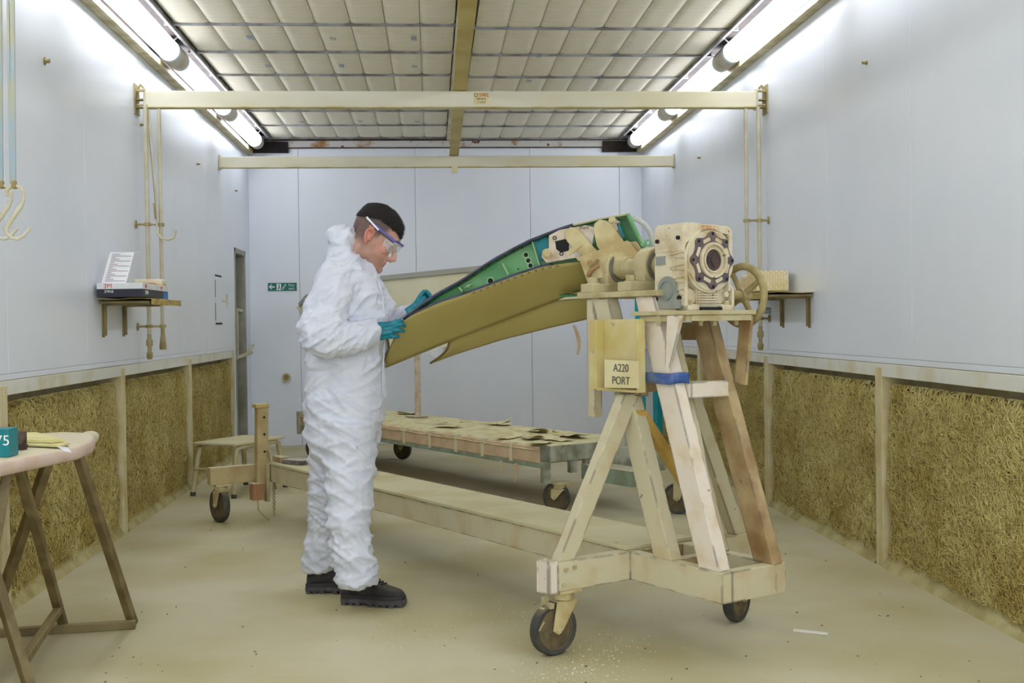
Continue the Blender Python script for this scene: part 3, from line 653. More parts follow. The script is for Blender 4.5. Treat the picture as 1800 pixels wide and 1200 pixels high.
# output flange: lobed ring with 8 lobes
st = []; n = 96
for i in range(n):
    t = 2*math.pi*i/n; k = (math.cos(8*t)+1)/2; rr = .091+.017*k**1.6
    st.append((GX1-.002, fy+rr*math.sin(t), fz+rr*math.cos(t)))
MB().cyl((GX1-.006, fy, fz), (GX1+.002, fy, fz), .112, 48).build('flange_seat', CAST, gbo, smooth='auto')
inner = []
fb = MB(); o = [Vector(p) for p in st]
ri = .066
vs = []; fs = []
for i in range(n):
    t = 2*math.pi*i/n
    vs += [Vector((GX1+.002, o[i].y, o[i].z)), Vector((GX1+.012, o[i].y, o[i].z)), Vector((GX1+.012, fy+ri*math.sin(t), fz+ri*math.cos(t))), Vector((GX1+.002, fy+ri*math.sin(t), fz+ri*math.cos(t)))]
for i in range(n):
    j = (i+1) % n
    for k in range(4): fs.append((i*4+k, j*4+k, j*4+(k+1) % 4, i*4+(k+1) % 4))
fb.add(vs, fs); fl_ = fb.build('output_flange', FLANGE, gbo, bevel=.001, label='purple-grey lobed flange')
win = MB(); hol = MB()
for k in range(8):
    t = 2*math.pi*k/8; hol.cyl((GX1+.009, fy+.098*math.sin(t), fz+.098*math.cos(t)), (GX1+.0135, fy+.098*math.sin(t), fz+.098*math.cos(t)), .0062, 12)
    t2 = t+math.pi/8; q = []
    for (rr, dt) in ((.0865, -.19), (.0850, 0), (.0865, .19), (.0745, .26), (.0715, 0), (.0745, -.26)): q.append((GX1+.0115, fy+rr*math.sin(t2+dt), fz+rr*math.cos(t2+dt)))
    win.prism(q, (.0015, 0, 0))
each(win, 1, 'flange_window', CAST, gbo); each(hol, 1, 'bolt_hole', BLACK, gbo)
MB().ring((GX1+.01, fy, fz), (1, 0, 0), .066, .056, .024, 40).ring((GX1+.004, fy, fz), (1, 0, 0), .057, .042, .014, 40).ring((GX1+.008, fy, fz), (1, 0, 0), .046, .04, .022, 40).build('bearing_ring', CAST, gbo, smooth='auto', bevel=.001)
MB().cyl((GX1-.004, fy, fz), (GX1+.012, fy, fz), .041, 36).ring((GX1+.012, fy, fz), (1, 0, 0), .034, .031, .004, 30).ring((GX1+.012, fy, fz), (1, 0, 0), .024, .021, .003, 30).cyl((GX1+.01, fy, fz), (GX1+.015, fy, fz), .012, 20).cyl((GX1+.01, fy+.008, fz-.02), (GX1+.015, fy+.008, fz-.02), .007, 14).build('output_hub', DARKRUST, gbo, smooth='auto')
fn = MB()
for k in range(7): fn.box((GX1-.045, GY0+.075, GZ0+.028+k*.0095), (GX1-.012, GY1-.07, GZ0+.033+k*.0095))
fn.box((GX1-.05, GY0+.072, GZ0+.02), (GX1-.02, GY1-.068, GZ0+.093)); fn.box((GX1-.05, fy-.03, GZ0+.09), (GX1-.018, fy+.03, GZ0+.1))
for k in range(3):
    fn.box((GX1-.045, GY1-.06, GZ0+.115+k*.01), (GX1-.02, GY1-.03, GZ0+.12+k*.01)); fn.box((GX1-.045, GY0+.014, GZ0+.115+k*.01), (GX1-.02, GY0+.045, GZ0+.12+k*.01))
fn.build('cooling_fins', CAST, gbo)['kind'] = 'stuff'
MB().cyl((GX1-.055, GY0+.045, GZ0+.05), (GX1-.028, GY0+.045, GZ0+.05), .03, 20).cyl((GX1-.055, GY1-.045, GZ0+.055), (GX1-.03, GY1-.045, GZ0+.055), .03, 20).build('boss', CAST, gbo, smooth='auto')
each(MB().cyl((GX1-.03, GY0+.025, GZ0+.145), (GX1-.0, GY0+.025, GZ0+.145), .012, 14).cyl((GX1-.03, GY1-.03, GZ0+.06), (GX1-.01, GY1-.03, GZ0+.06), .012, 6), 1, 'drain_plug', CAST, gbo, smooth='auto')
# side (y = GY0) details
yS = GY0-.004
sf = MB()
for k in range(4):
    z = GZ0+.205-.045*k
    sf.prism([(GX0+.075, yS+.01, z), (GX1-.004, yS+.01, z+.012), (GX1-.004, yS+.01, z+.008), (GX0+.08, yS+.01, z-.002)], (0, -.012, 0))
    sf.prism([(GX0+.075, yS+.01, z-.004), (GX1-.004, yS+.01, z-.014), (GX1-.004, yS+.01, z-.011), (GX0+.075, yS+.01, z)], (0, -.012, 0))
sf.box((GX0, yS+.002, GZ0), (GX1-.05, yS+.006, GZ0+.2)); sf.build('side_ribs', CAST, gbo)['kind'] = 'stuff'
cp = []
for i in range(13): 
    t = math.pi*i/12; cp.append((GX0+.075+.052*math.cos(t), yS+.002, GZ0+.075+.052*math.sin(t)))
cp += [(GX0+.012, yS+.002, GZ0+.03), (GX0+.012, yS+.002, GZ0+.008), (GX1-.02, yS+.002, GZ0+.008), (GX1-.02, yS+.002, GZ0+.03)]
MB().prism(cp, (0, -.008, 0)).ring((GX0+.075, yS-.008, GZ0+.075), (0, 1, 0), .036, .033, .006, 30).build('round_cover', COVERG, gbo, label='grey round cover plate')
MB().box((GX0+.01, yS-.002, GZ1-.15), (GX0+.06, yS+.006, GZ1-.118)).build('rating_plate', COVERG, gbo)
hb = MB()
for (x, z) in ((GX0+.02, GZ1-.062), (GX1-.03, GZ1-.055), (GX0+.02, GZ0+.045), (GX1-.028, GZ0+.047)): hb.cyl((x, yS-.007, z), (x, yS+.008, z), .0075, 12)
each(hb, 1, 'bolt_hole', BLACK, gbo)
text('PORT C', 'marker_writing', INKO, gbo, (GX1-.003, fy-.005, GZ1-.016), (0,1,0), (0,0,1), .022, label='orange marker writing PORT C')
gbn = MB()
for (x, y) in ((.10, .0), (.32, .08), (.32, .15), (.32, .26), (.2, -.015)):
    gbn.cyl((x, y, 1.262), (x, y, 1.235), .012, 6).cyl((x, y, 1.235), (x, y, 1.222), .008, 8)
for y in (.055, .245): gbn.cyl((GX1-.015, y, GZ0+.02), (GX1-.015, y, GZ0+.036), .011, 6)
gk = gbn.k; q_b = MB(); q_b.v, q_b.f, q_b.k = gbn.v, gbn.f, gk[:10:2]+gk[10:]; each(q_b, 1, 'plate_bolt', DUSTY, ST)
MB().box((GX1-.1, GY0+.07, GZ0-.001), (GX1+.012, GY1-.075, GZ0+.012)).build('shim_gap', BLACK, ST)
# gussets under the gearbox plate
g1 = [(.34, -.02, 1.262), (.27, -.02, 1.262), (.235, -.005, 1.262-.25), (.265, -.005, 1.262-.26)]
MB().prism([(.345, -.022, 1.26), (.265, -.022, 1.26), (.232, -.008, 1.07), (.25, -.006, 1.05)], (0, -.012, 0)).build('gusset', STEELP, ST, bevel=.002)
MB().bar((.33, .305, 1.258), (.30, .30, 1.0), .06, .014, (0,1,0)).build('gusset', STEELR, ST, bevel=.002)
MB().bar((.09, .0, 1.25), (.35, .0, 1.25), .03, .02).bar((.35, .0, 1.25), (.35, .3, 1.25), .02, .02).build('plate_edge', DUSTY, ST)
# hand wheel
hc = Vector((.24, .375, 1.335)); wf = MB().torus(hc, (0, 1, 0), .112, .0145, 48, 12)
wh = wf.build('hand_wheel', PIPED, ST, smooth=True)
sp = MB()
for k in range(4):
    t = .55+k*math.pi/2; sp.path([hc+Vector((0, .0, 0)), hc+Vector((math.cos(t)*.11, 0, math.sin(t)*.11))], [.014, .0095], 10)
each(sp, 1, 'spoke', PIPED, wh, smooth='auto'); MB().cyl(hc-Vector((0, .12, 0)), hc+Vector((0, .03, 0)), .02, 18).build('input_shaft', PIPED, ST, smooth='auto'); MB().cyl(hc-Vector((0, .02, 0)), hc+Vector((0, .02, 0)), .028, 18).build('wheel_boss', PIPED, wh, smooth='auto')
# document holder (folded plate)
dh = MB(); hx0, hx1 = -.115, .13; hy = -.03
dh.box((hx0, hy, .98), (hx1, hy+.006, 1.25)); dh.box((hx0, hy-.035, .98), (hx0+.005, hy, 1.25)); dh.box((hx1-.005, hy-.035, .98), (hx1, hy, 1.25)); dh.box((hx0-.04, hy-.037, .98), (hx0+.004, hy-.032, 1.25)); dh.box((hx0, hy-.035, .975), (hx1, hy+.006, .985))
dh.build('document_holder', mat('holder_cream', (214, 200, 148), .5, (196, 178, 112), 5, 4), ST, bevel=.001)
each(MB().cyl((-.05, hy-.008, 1.235), (-.05, hy+.001, 1.235), .008, 10).cyl((hx0-.018, hy-.042, 1.13), (hx0-.018, hy-.036, 1.13), .009, 10), 1, 'holder_screw', DUSTY, ST)
# casters
caster(ST, (-.055, -.33), R(-90), .098, .045, .245, True, .045)
caster(ST, (.0, .565), R(-69), .098, .045, .245, False, .04)
caster(ST, (-3.72, -.29), R(185), .11, .045, .245, False, .02)
caster(ST, (-3.70, .55), R(240), .11, .045, .245, False, .02)
# far post with chain
po = MB().shear((-3.635, -.045, .15), (-3.635, -.035, .735), (.055, 0, 0), (0, .075, 0)); po.build('wooden_post', WOOD, ST, bevel=.004)
ph = MB()
for z in (.66, .55, .44): ph.cyl((-3.606, -.03, z), (-3.6, -.03, z), .007, 10)
each(ph, 1, 'post_hole', BLACK, ST)
MB().box((-3.67, -.085, .72), (-3.60, .005, .745)).build('post_cap', KRAFT, ST, bevel=.003)
each(MB().bar((-3.6, -.02, .36), (-3.6, -.02, .12), .05, .02, (0,1,0)).bar((-3.59, -.01, .45), (-3.57, .03, .2), .03, .01, (0,1,0)), 1, 'iron_strap', DUSTY, ST)
MB().box((-3.62, -.13, .14), (-3.55, -.06, .245)).build('wooden_block', REDWOOD, ST, bevel=.003)
ch = MB(); cz = .32; cc = Vector((-3.56, .01, 0))
k = 0
while cz > .035:
    ch.torus((cc.x, cc.y, cz), (1, 0, 0) if k % 2 else (0, 1, 0), .0085, .0024, 12, 5); cz -= .0135; k += 1
ch.build('chain', PIPED, ST, smooth=True)['kind'] = 'stuff'
MB().path([(-3.56, -.1, .14), (-3.55, -.1, .08), (-3.53, -.06, .03), (-3.52, -.04, .01)], .004, 6).build('hanging_wire', PIPED, ST, smooth=True)
# sign card + tape
def sp3(x, y, c=-.075): return PP(x, y, O1+Wv*c, Wv)
s0 = sp3(1064, 632); s1 = sp3(1123, 634); s2 = sp3(1124, 682); s3 = sp3(1064, 681)
sg = empty('paper_sign', (s0+s1+s2+s3)/4, 'cream card sign reading A220 PORT hung on the big stand', 'sign')
cen = (s0+s1+s2+s3)/4; off = Wv*-.004
MB().prism([s0-cen, s1-cen, s2-cen, s3-cen], off).build('card', SIGNM, sg)
xd = (s1-s0).normalized(); yd = (s0-s3).normalized()
text('A220', 'lettering', INKG, sg, off*1.3+yd*.022, xd, yd, .042); text('PORT', 'lettering', INKG, sg, off*1.3-yd*.026, xd, yd, .042)
tz = 1.03
tp = MB().grid(lambda a, b: (-.0+.26*a+.0*b, -.012-.004*math.sin(a*9+b*3), tz+.002*math.sin(a*5)+(-.02+.04*b)), 16, 3).grid(lambda a, b: (.26+.02*a, -.012+.07*a, tz+.003*math.sin(a*3)+(-.02+.04*b)), 6, 3)
tpo = tp.build('blue_tape', BLUET, ST, solid=.002, smooth=True)

# ================================================================== THE FLAP / SLAT ASSEMBLY
P0 = Vector((.66, 4.80, 1.4)); ED = Vector((-.93, .36, 0)).normalized(); NR = Vector((ED.y, -ED.x, 0)).normalized()
if NR.y > 0: NR = -NR               # towards the viewer
def RP(x, y, back=0.0): return PP(x, y, P0-NR*back, NR)
FP = empty('aircraft_flap', RP(1035, 460), 'olive masked aircraft slat with green ribbed interior, held out from the stand', 'aircraft part')
FO = FP.location.copy()
def fl(pts): return [Vector(p)-FO for p in pts]
top = [(1103,376),(1060,383),(1000,397),(960,412),(929,424),(898,440),(867,457),(845,471),(823,486),(800,500),(780,510),(760,522),(745,533),(727,547),(710,561)]
bot = [(1035,459),(1000,462),(970,466),(949,470),(910,483),(867,499),(840,509),(823,515),(800,523),(780,529),(760,537),(745,544),(727,552),(710,563)]
def lerp_poly(pts, n):
    d = [0]
    for a, b in zip(pts[:-1], pts[1:]): d.append(d[-1]+math.hypot(b[0]-a[0], b[1]-a[1]))
    out = []
    for i in range(n):
        t = d[-1]*i/(n-1); k = 0
        while k < len(d)-2 and d[k+1] < t: k += 1
        u = (t-d[k])/(d[k+1]-d[k]); out.append((pts[k][0]*(1-u)+pts[k+1][0]*u, pts[k][1]*(1-u)+pts[k+1][1]*u))
    return out
NS = 28
T = lerp_poly(top, NS); B = lerp_poly(bot, NS)
SP = Vector((.1, .99, 0)).normalized()     # span direction, away
T0 = [RP(*p) for p in T]; B0 = [RP(*p) for p in B]
# top skin runs back along the span
def skin(pts, depth, drop, thick, name, mt, bulge=0.0, nv=8):
    mb = MB()
    mb.grid(lambda a, b: pts[int(round(a*(NS-1)))]-FO+SP*depth*b*(1.03-a)**.8+Vector((0, 0, -drop*b*(1-a))), NS-1, nv)
    return mb.build(name, mt, FP, smooth=True, solid=thick)
skin(T0, .55, .10, .006, 'upper_skin', SKIN_TOP)
MB().path([p-FO for p in T0[6:]], .007, 8).build('edge_seal', SEAL, FP, smooth=True)
MB().path([p-FO+Vector((0, 0, .003)) for p in B0[5:]], .0065, 8).build('edge_seal', SEAL, FP, smooth=True)
# green web set back inside the edge
wb_ = MB(); vs = []
bk = .045
Tb = [PP(x, y, P0, NR)-NR*bk for x, y in T]; Bb = [PP(x, y, P0, NR)-NR*bk for x, y in B]
fs = [(i, i+1, NS+i+1, NS+i) for i in range(NS-1)]
wb_.add([p-FO for p in Tb]+[p-FO for p in Bb], fs); web = wb_.build('rib_web', GREEN, FP, solid=.003)
fg = MB()
fg.add([p-FO-Vector((0,0,.006)) for p in T0]+[p-FO-Vector((0,0,.006)) for p in Tb], fs); fg.build('upper_flange', GREEND, FP, solid=.003)
fg = MB(); fg.add([p-FO+Vector((0,0,.006)) for p in B0]+[p-FO+Vector((0,0,.006)) for p in Bb], fs); fg.build('lower_flange', GREEND, FP, solid=.003)
ho = MB()
for (x, y, r) in ((857, 493, .012), (920, 447, .0095), (924, 457, .0095), (928, 466, .0095), (906, 472, .003), (952, 431, .003)):
    c = RP(x, y)-NR*(bk-.003)-FO; ho.cyl(c, c+NR*.004, r, 16)
each(ho, 1, 'web_hole', BLACK, FP)
hr = MB()
for (x, y, r) in ((857, 493, .012), (920, 447, .0095), (924, 457, .0095), (928, 466, .0095)):
    c = RP(x, y)-NR*(bk-.004)-FO; hr.ring(c, NR, r+.005, r, .006, 20)
each(hr, 1, 'hole_collar', mat('primer_green_light', (150, 190, 140), .5), FP)
sf = MB()
for (x0, y0, x1, y1) in ((882, 462, 893, 483), (935, 425, 948, 466), (806, 505, 812, 512)):
    a = RP(x0, y0)-NR*bk*.5-FO; b = RP(x1, y1)-NR*bk*.5-FO; sf.bar(a, b, .004, bk*.9, NR)
each(sf, 1, 'stiffener', mat('primer_green_light', (150, 190, 140), .5), FP)
rv = MB()
for i in range(4, NS-4):
    for dd in (.012,):
        c = T0[i]-NR*dd-FO-Vector((0, 0, .012)); rv.cyl(c, c+Vector((0, 0, .004)), .003, 6)
rv.build('rivets', BLACK, FP)['kind'] = 'stuff'
bl = MB(); c = RP(815, 505)-NR*.03-FO
bl.bar(c, c+ED*-.03+Vector((0,0,.012)), .004, .03, NR).build('nut_bracket', mat('primer_green_light', (150, 190, 140), .5), FP)
MB().ring(c+NR*.004-ED*.012+Vector((0,0,.005)), NR, .007, .004, .003, 14).build('grommet', FIXW, FP)
# teal inner web + end box
tq = [RP(x, y, .03)-FO for x, y in ((936,421),(968,413),(966,446),(947,462),(945,440))]
MB().prism(tq, NR*.004).build('inner_plate', TEAL, FP)
eb = [RP(x, y)-FO for x, y in ((1086,381),(1104,376),(1133,437),(1124,440))]
MB().prism([RP(1086,383,.04)-FO, RP(1101,379,.04)-FO, RP(1128,436,.04)-FO, RP(1098,436,.04)-FO], -NR*.004).build('end_plate', GREEND, FP)
MB().path([RP(1104,376)-FO, RP(1133,438)-FO], .009, 6).bar(RP(1086,382)-FO-NR*.02, RP(1104,376)-FO-NR*.02, .004, .04, NR).build('end_flange', GREEN, FP)
lc = RP(1139, 427)-FO
MB().ring(lc, NR, .016, .006, .006, 18).bar(lc-Vector((.03,0,.008)), lc-Vector((.01,0,.004)), .006, .012).build('lug', GREEN, FP)
# olive lower skin 1 : from the rib's bottom edge down and back to its lower edge
def strip(pe, pf, bulge, nv=10, hook=None):
    """pe, pf : lists of 3-D points; bulge vector function of (a, b)"""
    n = len(pe); mb = MB()
    mb.grid(lambda a, b: pe[int(round(a*(n-1)))].lerp(pf[int(round(a*(n-1)))], b)+bulge(a, b)-FO, n-1, nv)
    return mb
lo1 = lerp_poly([(1036,492),(1020,510),(978,527),(915,551),(850,575),(790,600),(730,625),(672,649)], NS)
lo1 = lerp_poly([(1034,505),(978,527),(790,599.5),(672,648)], NS)
E1 = [p+NR*.004 for p in B0]; E2 = [RP(x, y, .17) for x, y in lo1]
def bul(a, b):
    k = math.sin(math.pi*b)*(0.35+.65*a); e = max(0, a-.86)/.14
    return NR*.018*k + (-ED)*(.055*math.sin(math.pi*min(1, b*1.0))*e*0 )
l1 = strip(E1, E2, bul).build('lower_skin', OLIVE, FP, smooth=True, solid=.008)
# tape line along the upper edge (broken dark marks of print)
tm = MB()
for i in range(4, 17):
    a = E1[i].lerp(E2[i], .045)+NR*.008; b = E1[min(i+1, NS-1)].lerp(E2[min(i+1, NS-1)], .045)+NR*.008
    tm.bar(a.lerp(b, .08)-FO, a.lerp(b, .45)-FO, .0015, .008, UP).bar(a.lerp(b, .62)-FO, a.lerp(b, .68)-FO, .0015, .005, UP)
tm.build('printed_marks', mat('faded_print', (96, 84, 50), .7), FP)['kind'] = 'stuff'
# second olive skin, lower and further back
up2 = lerp_poly([(1046,522),(978,528),(900,553),(790,598)], 20); lo2 = lerp_poly([(1046,557),(960,577),(880,597),(800,622),(757,638)], 20)
E3 = [RP(x, y, .19) for x, y in up2]; E4 = [RP(x, y, .27) for x, y in lo2]
def bul2(a, b):
    e = max(0, a-.8)/.2
    return ED*-.03*math.sin(math.pi*min(1, b))*e+NR*.012*math.sin(math.pi*b)
strip(E3, E4, bul2).build('rear_skin', OLIVE, FP, smooth=True, solid=.007)
MB().path([E3[-1].lerp(E4[-1], b)+bul2(1, b)-FO+NR*.002 for b in [k/10 for k in range(11)]], .0055, 8).build('skin_edge', mat('edge_brown', (106, 88, 50), .6), FP, smooth=True)
# cut left edge of the front skin, curling under the hand
MB().path([RP(x, y, .08+.01*k)-FO+NR*.012 for k, (x, y) in enumerate(((682,592),(684,602),(685.5,612),(682,621),(677,632),(671,642)))], .0055, 8).build('skin_edge', mat('edge_brown', (106, 88, 50), .6), FP, smooth=True)
MB().bar(RP(985,520,.15)-FO, RP(1042,517,.15)-FO, .03, .012).build('rear_rib', GREEND, FP)
MB().grid(lambda a, b: RP(988+50*a, 521-5*a, .13)-FO+Vector((0, 0, .012+.004*math.sin(a*9)))+NR*.03*b, 8, 2).build('crumpled_masking', KRAFT, FP, solid=.002)
# hanging paper strip
MB().grid(lambda a, b: RP(1007+8*math.sin(b*2.4)+5*a, 571+52*b, .2)-FO+NR*.01*math.sin(b*5+a*2), 2, 10).build('torn_tape', PINKP, FP, smooth=True, solid=.001)
# fixture on the rib
fx0 = RP(985, 440, -.02)-FO
pl = [RP(x, y, -.015)-FO for x, y in ((966,414),(985,404),(1030,396),(1048,400),(1040,440),(1020,452),(962,462),(953,452),(955,440),(966,436))]
fixp = MB().prism(pl, NR*.012).build('fixing_plate', FIXW, FP, bevel=.002, label='pale plate with square hole')
MB().prism([RP(x, y, -.028)-FO for x, y in ((976,424),(994,420),(1000,428),(1000,440),(986,444),(978,438))], NR*.002).build('square_hole', BLACK, fixp)
bt = MB()
for (x, y) in ((975,418),(987,446),(999,414)): 
    c = RP(x, y, -.028)-FO; bt.ring(c, NR, .0085, .0055, .006, 16)
each(bt, 1, 'bolt_ring', INKK, fixp)
MB().cyl(RP(962,446,-.02)-FO, RP(962,446,-.07)-FO, .014, 6).cyl(RP(962,446,-.02)-FO, RP(962,446,-.03)-FO, .022, 16).build('hex_bolt', FIXC, fixp)
def cheek(pts, back, name='fixture_cheek', mt=FIXC, t=.012, d=NR): MB().prism([RP(x, y, back)-FO for x, y in pts], d*t).build(name, mt, FP, bevel=.002)
cheek(((996,404),(1004,399),(1014,402),(1024,411),(1052,443),(1030,453),(1024,449),(998,425),(994,412)), -.05)
cheek(((994,446),(1018,424),(1024,432),(1002,449)), -.09)
cheek(((1046,393),(1055,386),(1066,388),(1076,395),(1098,426),(1056,441),(1050,432),(1044,402)), -.045)
cheek(((1021,417),(1042,404),(1050,424),(1034,436)), -.02, 'dark_recess', GREEND, .004)
MB().prism([RP(x, y, -.01)-FO for x, y in ((1046,402),(1080,384),(1090,390),(1086,404),(1050,432))], NR*.006).build('back_plate', FIXW, FP)
text('Port', 'handwriting', INKK, FP, RP(1027, 400, -.045)-FO, -ED, Vector((0,0,1))+(-ED)*.1, .022, label='handwritten word Port')
MB().bar(RP(1086,392,-.01)-FO, RP(1096,418,-.01)-FO, .012, .012).build('teal_strut', TEAL, FP)
cc = RP(1077,388,-.03)-FO
MB().cyl(cc, cc+NR*.03, .01, 8).cyl(cc, cc+NR*.012, .016, 12).build('sensor_plug', FIXC, FP)
# box beam carrying the fixture, tied to the shaft
MB().prism([RP(x, y, -.07)-FO for x, y in ((1019,455),(1108,427),(1124,448),(1122,470),(1046,492),(1034,497))], NR*.012).build('carrier_plate', FIXC, FP, bevel=.002)
MB().prism([RP(x, y, -.03)-FO for x, y in ((1017,454),(1106,424),(1112,430),(1022,460))], NR*.05).build('carrier_flange', FIXC, FP, bevel=.002)
cbl = MB(); cbl.cyl(RP(1037,462,-.085)-FO, RP(1037,462,-.11)-FO, .012, 6).cyl(RP(1050,459,-.085)-FO, RP(1050,459,-.10)-FO, .009, 6)
cbl.path([RP(1034,486,-.09)-FO, RP(1040,474,-.1)-FO, RP(1052,466,-.09)-FO], .01, 8).build('carrier_bolt', mat('brown_rust', (156, 122, 76), .7, (130, 96, 56), 20, 4), FP, smooth='auto')
MB().prism([RP(x, y, -.04)-FO for x, y in ((1088,428),(1118,424),(1128,440),(1126,462),(1100,450))], -NR*.02).build('side_block', FIXC, FP, bevel=.003)
# hose behind
hs = [PY(x, y, 5.15) for x, y in ((1112,383),(1122,386),(1133,394),(1142,406),(1147,420),(1149,436),(1148,452))]
tag(MB().path(hs, .0125, 12).build('flexible_hose', HOSE, smooth=True), 'pale translucent hose looping behind the gearbox', 'hose')

# ================================================================== REAR TROLLEY (same heading as the stand)
O2 = Vector((.77, 7.45, 0))
CT = empty('long_trolley', O2, 'long low wheeled trolley covered in paper standing along the back wall', 'trolley', rz=-math.pi/3)
PAPD = mat('dusty_cover_paper', (214, 207, 162), .85, (186, 172, 118), 9, 6, .45, .7, bump=.3, bscale=30)
DL = 4.0; DW = .80; DZ0, DZ1 = .32, .44
MB().box((-DL, .0, DZ0-.03), (-.12, .05, DZ0)).box((-DL, DW-.05, DZ0-.03), (-.12, DW, DZ0)).build('side_rail', BLUEG, CT, bevel=.003)
MB().box((-DL, -.004, DZ0), (-.12, DW, DZ1-.012)).build('wrapped_deck', PINKP, CT, bevel=.008)
def dk(a, b):
    x = -DL+a*(DL-.12); y = -.012+b*(DW+.02)
    return (x, y, DZ1-.006+.012*max(0, noise.noise(Vector((x*5, y*5, 3))))+.01*max(0, noise.noise(Vector((x*14, y*9, 7)))) - (.03 if b in (0., 1.) else 0))
MB().grid(dk, 160, 14).build('paper_cover', PAPD, CT, smooth=False, solid=.002)
rn = random.Random(5)
for k in range(18):
    x = rn.uniform(-2.1, -.2) if k < 14 else rn.uniform(-3.6, -2.3); y = rn.uniform(.05, DW-.1); s_ = rn.uniform(.05, .15); ph = rn.uniform(0, 6.3); cu = rn.uniform(.008, .035)
    def fk(a, b):
        X_ = (a-.5)*s_*1.6; Y_ = (b-.5)*s_
        return (x+X_*math.cos(ph)-Y_*math.sin(ph), y+X_*math.sin(ph)+Y_*math.cos(ph), DZ1+.004+cu*(a**2)*(.7+.5*math.sin(b*4+k))+.008*rn.random())
    MB().grid(fk, 5, 3).build('torn_paper', PAPD, CT, solid=.001)
for k, x in enumerate((-.5, -.86, -1.22, -1.6, -2.0, -2.42, -2.62, -3.2, -3.6)):
    w_ = .035
    MB().box((x, -.008, DZ0-.01), (x+w_, .0, DZ1-.008)).box((x, -.008, DZ1-.01), (x+w_, .05, DZ1-.004)).build('tape_strip', TAPE, CT, bevel=.001)
MB().prism([(-.62, -.008, DZ0-.02), (-.58, -.008, DZ0-.02), (-.575, -.008, DZ0-.06), (-.60, -.012, DZ0-.1), (-.60, -.01, DZ0-.06)], (0, -.002, 0)).prism([(-.43, -.01, DZ0-.02), (-.39, -.01, DZ0-.02), (-.40, -.01, DZ0-.1), (-.42, -.02, DZ0-.15), (-.425, -.012, DZ0-.1)], (0, -.002, 0)).build('hanging_tape', PINKP, CT)
MB().box((-.12, -.02, .2), (-.07, .03, .44)).build('corner_post', GREYG, CT, bevel=.003)
MB().box((-.12, -.02, .335), (-.07, .47, .44)).build('end_beam', GREYG, CT, bevel=.003)
MB().box((-.12, .2, .25), (-.08, .25, .34)).box((-.12, .32, .25), (-.08, .36, .34)).build('spacer', GREYG, CT, bevel=.002)
MB().box((-.12, .47, .30), (.5, .52, .42)).build('end_beam', GREYG, CT, bevel=.003)
MB().box((-.1, .3, .2), (.42, .34, .30)).build('lower_beam', BLUEG, CT, bevel=.003)
MB().box((-.12, .75, .33), (-.07, .80, .44)).box((-.12, .47, .34), (-.08, .80, .43)).build('end_beam', BLUEG, CT, bevel=.003)
MB().box((.40, .47, .33), (.45, .80, .44)).build('end_beam', BLUEG, CT, bevel=.003)
MB().box((.05, .50, .42), (.11, .56, 1.12)).build('upright_post', GREYG, CT, bevel=.003)
MB().box((.0, .52, .42), (.3, .62, .445)).build('foot_plate', GREYG, CT, bevel=.003)
MB().bar((-.05, .78, .44), (-.05, .78, 1.42), .05, .05).build('upright_post', mat('teal_upright', (0, 150, 160), .5, (40, 160, 160), 4, 3), CT, bevel=.003)
MB().bar((.33, .60, .44), (.33, .60, 1.16), .045, .045).build('upright_post', TEAL, CT, bevel=.003)
MB().box((.29, .56, 1.1), (.37, .64, 1.2)).build('post_cap', TEAL, CT, bevel=.003)
_q = PP(735, 738, O2+Wv*.53, Wv)-O2; _x = _q.dot(U)
MB().bar((_x, .53, .44), (_x, .53, 1.07), .04, .04).build('upright_post', FIXW, CT, bevel=.003)
MB().box((_x-.12, .47, .44), (_x+.07, .59, .452)).build('foot_plate', GREYG, CT)
MB().box((-DL-.03, -.02, .24), (-DL+.02, DW, .45)).build('far_end_frame', GREYG, CT, bevel=.003)
caster(CT, (-.095, .09), R(200), .10, .04, .2, False, .03); caster(CT, (.44, .67), R(210), .10, .04, .3, False, .03)
caster(CT, (-3.42, .76), R(200), .10, .04, .29, False, .03); caster(CT, (-4.0, .14), R(200), .10, .04, .24, False, .03)
# cream board lying against the uprights
pb = O2+Wv*.5
BD = empty('cream_panel', PP(735, 560, pb, Wv), 'long cream tapering panel with a grey top edge held above the rear trolley', 'panel')
bo_ = BD.location.copy()
pts = [PP(x, y, pb, Wv)-bo_ for x, y in ((1030,470),(1030,535),(860,580),(775,614),(735,617),(640,604),(560,574),(520,541),(538,525),(600,500),(668,492),(835,475),(930,468))]
MB().prism(pts, Wv*.02).build('board', CREAMB, BD, bevel=.003)
e0 = [PP(x, y, pb, Wv)-bo_-Wv*.006 for x, y in ((528,536),(540,522),(600,497),(668,489),(835,472.5),(1000,459))]
for a, b in zip(e0[:-1], e0[1:]): MB().bar(a, b, .03, .04).build('grey_edging', GREYE, BD)
cs = [PP(x, y, pb, Wv)-Wv*.02 for x, y in ((742,617),(782,608),(782,632),(775,630))]
tag(MB().prism(cs, Wv*-.002).build('paper_sheet', PAPERW), 'white paper sheet taped under the cream panel', 'paper')
# things on the stand's deck
def on1(x, y, z): return O1+U*x+Wv*y+Vector((0, 0, z))
tag(MB().prism([on1(-3.45,.02,.373), on1(-3.45,.16,.373), on1(-3.32,.19,.373), on1(-3.28,.08,.373)], (0,0,.028)).build('iron_block', mat('scale_iron', (130, 122, 120), .5, (70, 64, 62), 14, 5, dust=(176, 168, 150)), bevel=.004), 'grey flat iron block on the far end of the deck', 'iron block')
tag(MB().prism([on1(-3.62,.03,.373), on1(-3.50,.03,.373), on1(-3.48,.08,.373), on1(-3.62,.09,.373)], (0,0,.035)).build('wood_offcut', WOOD, bevel=.003), 'short wood offcut beside the far wooden post', 'wood')

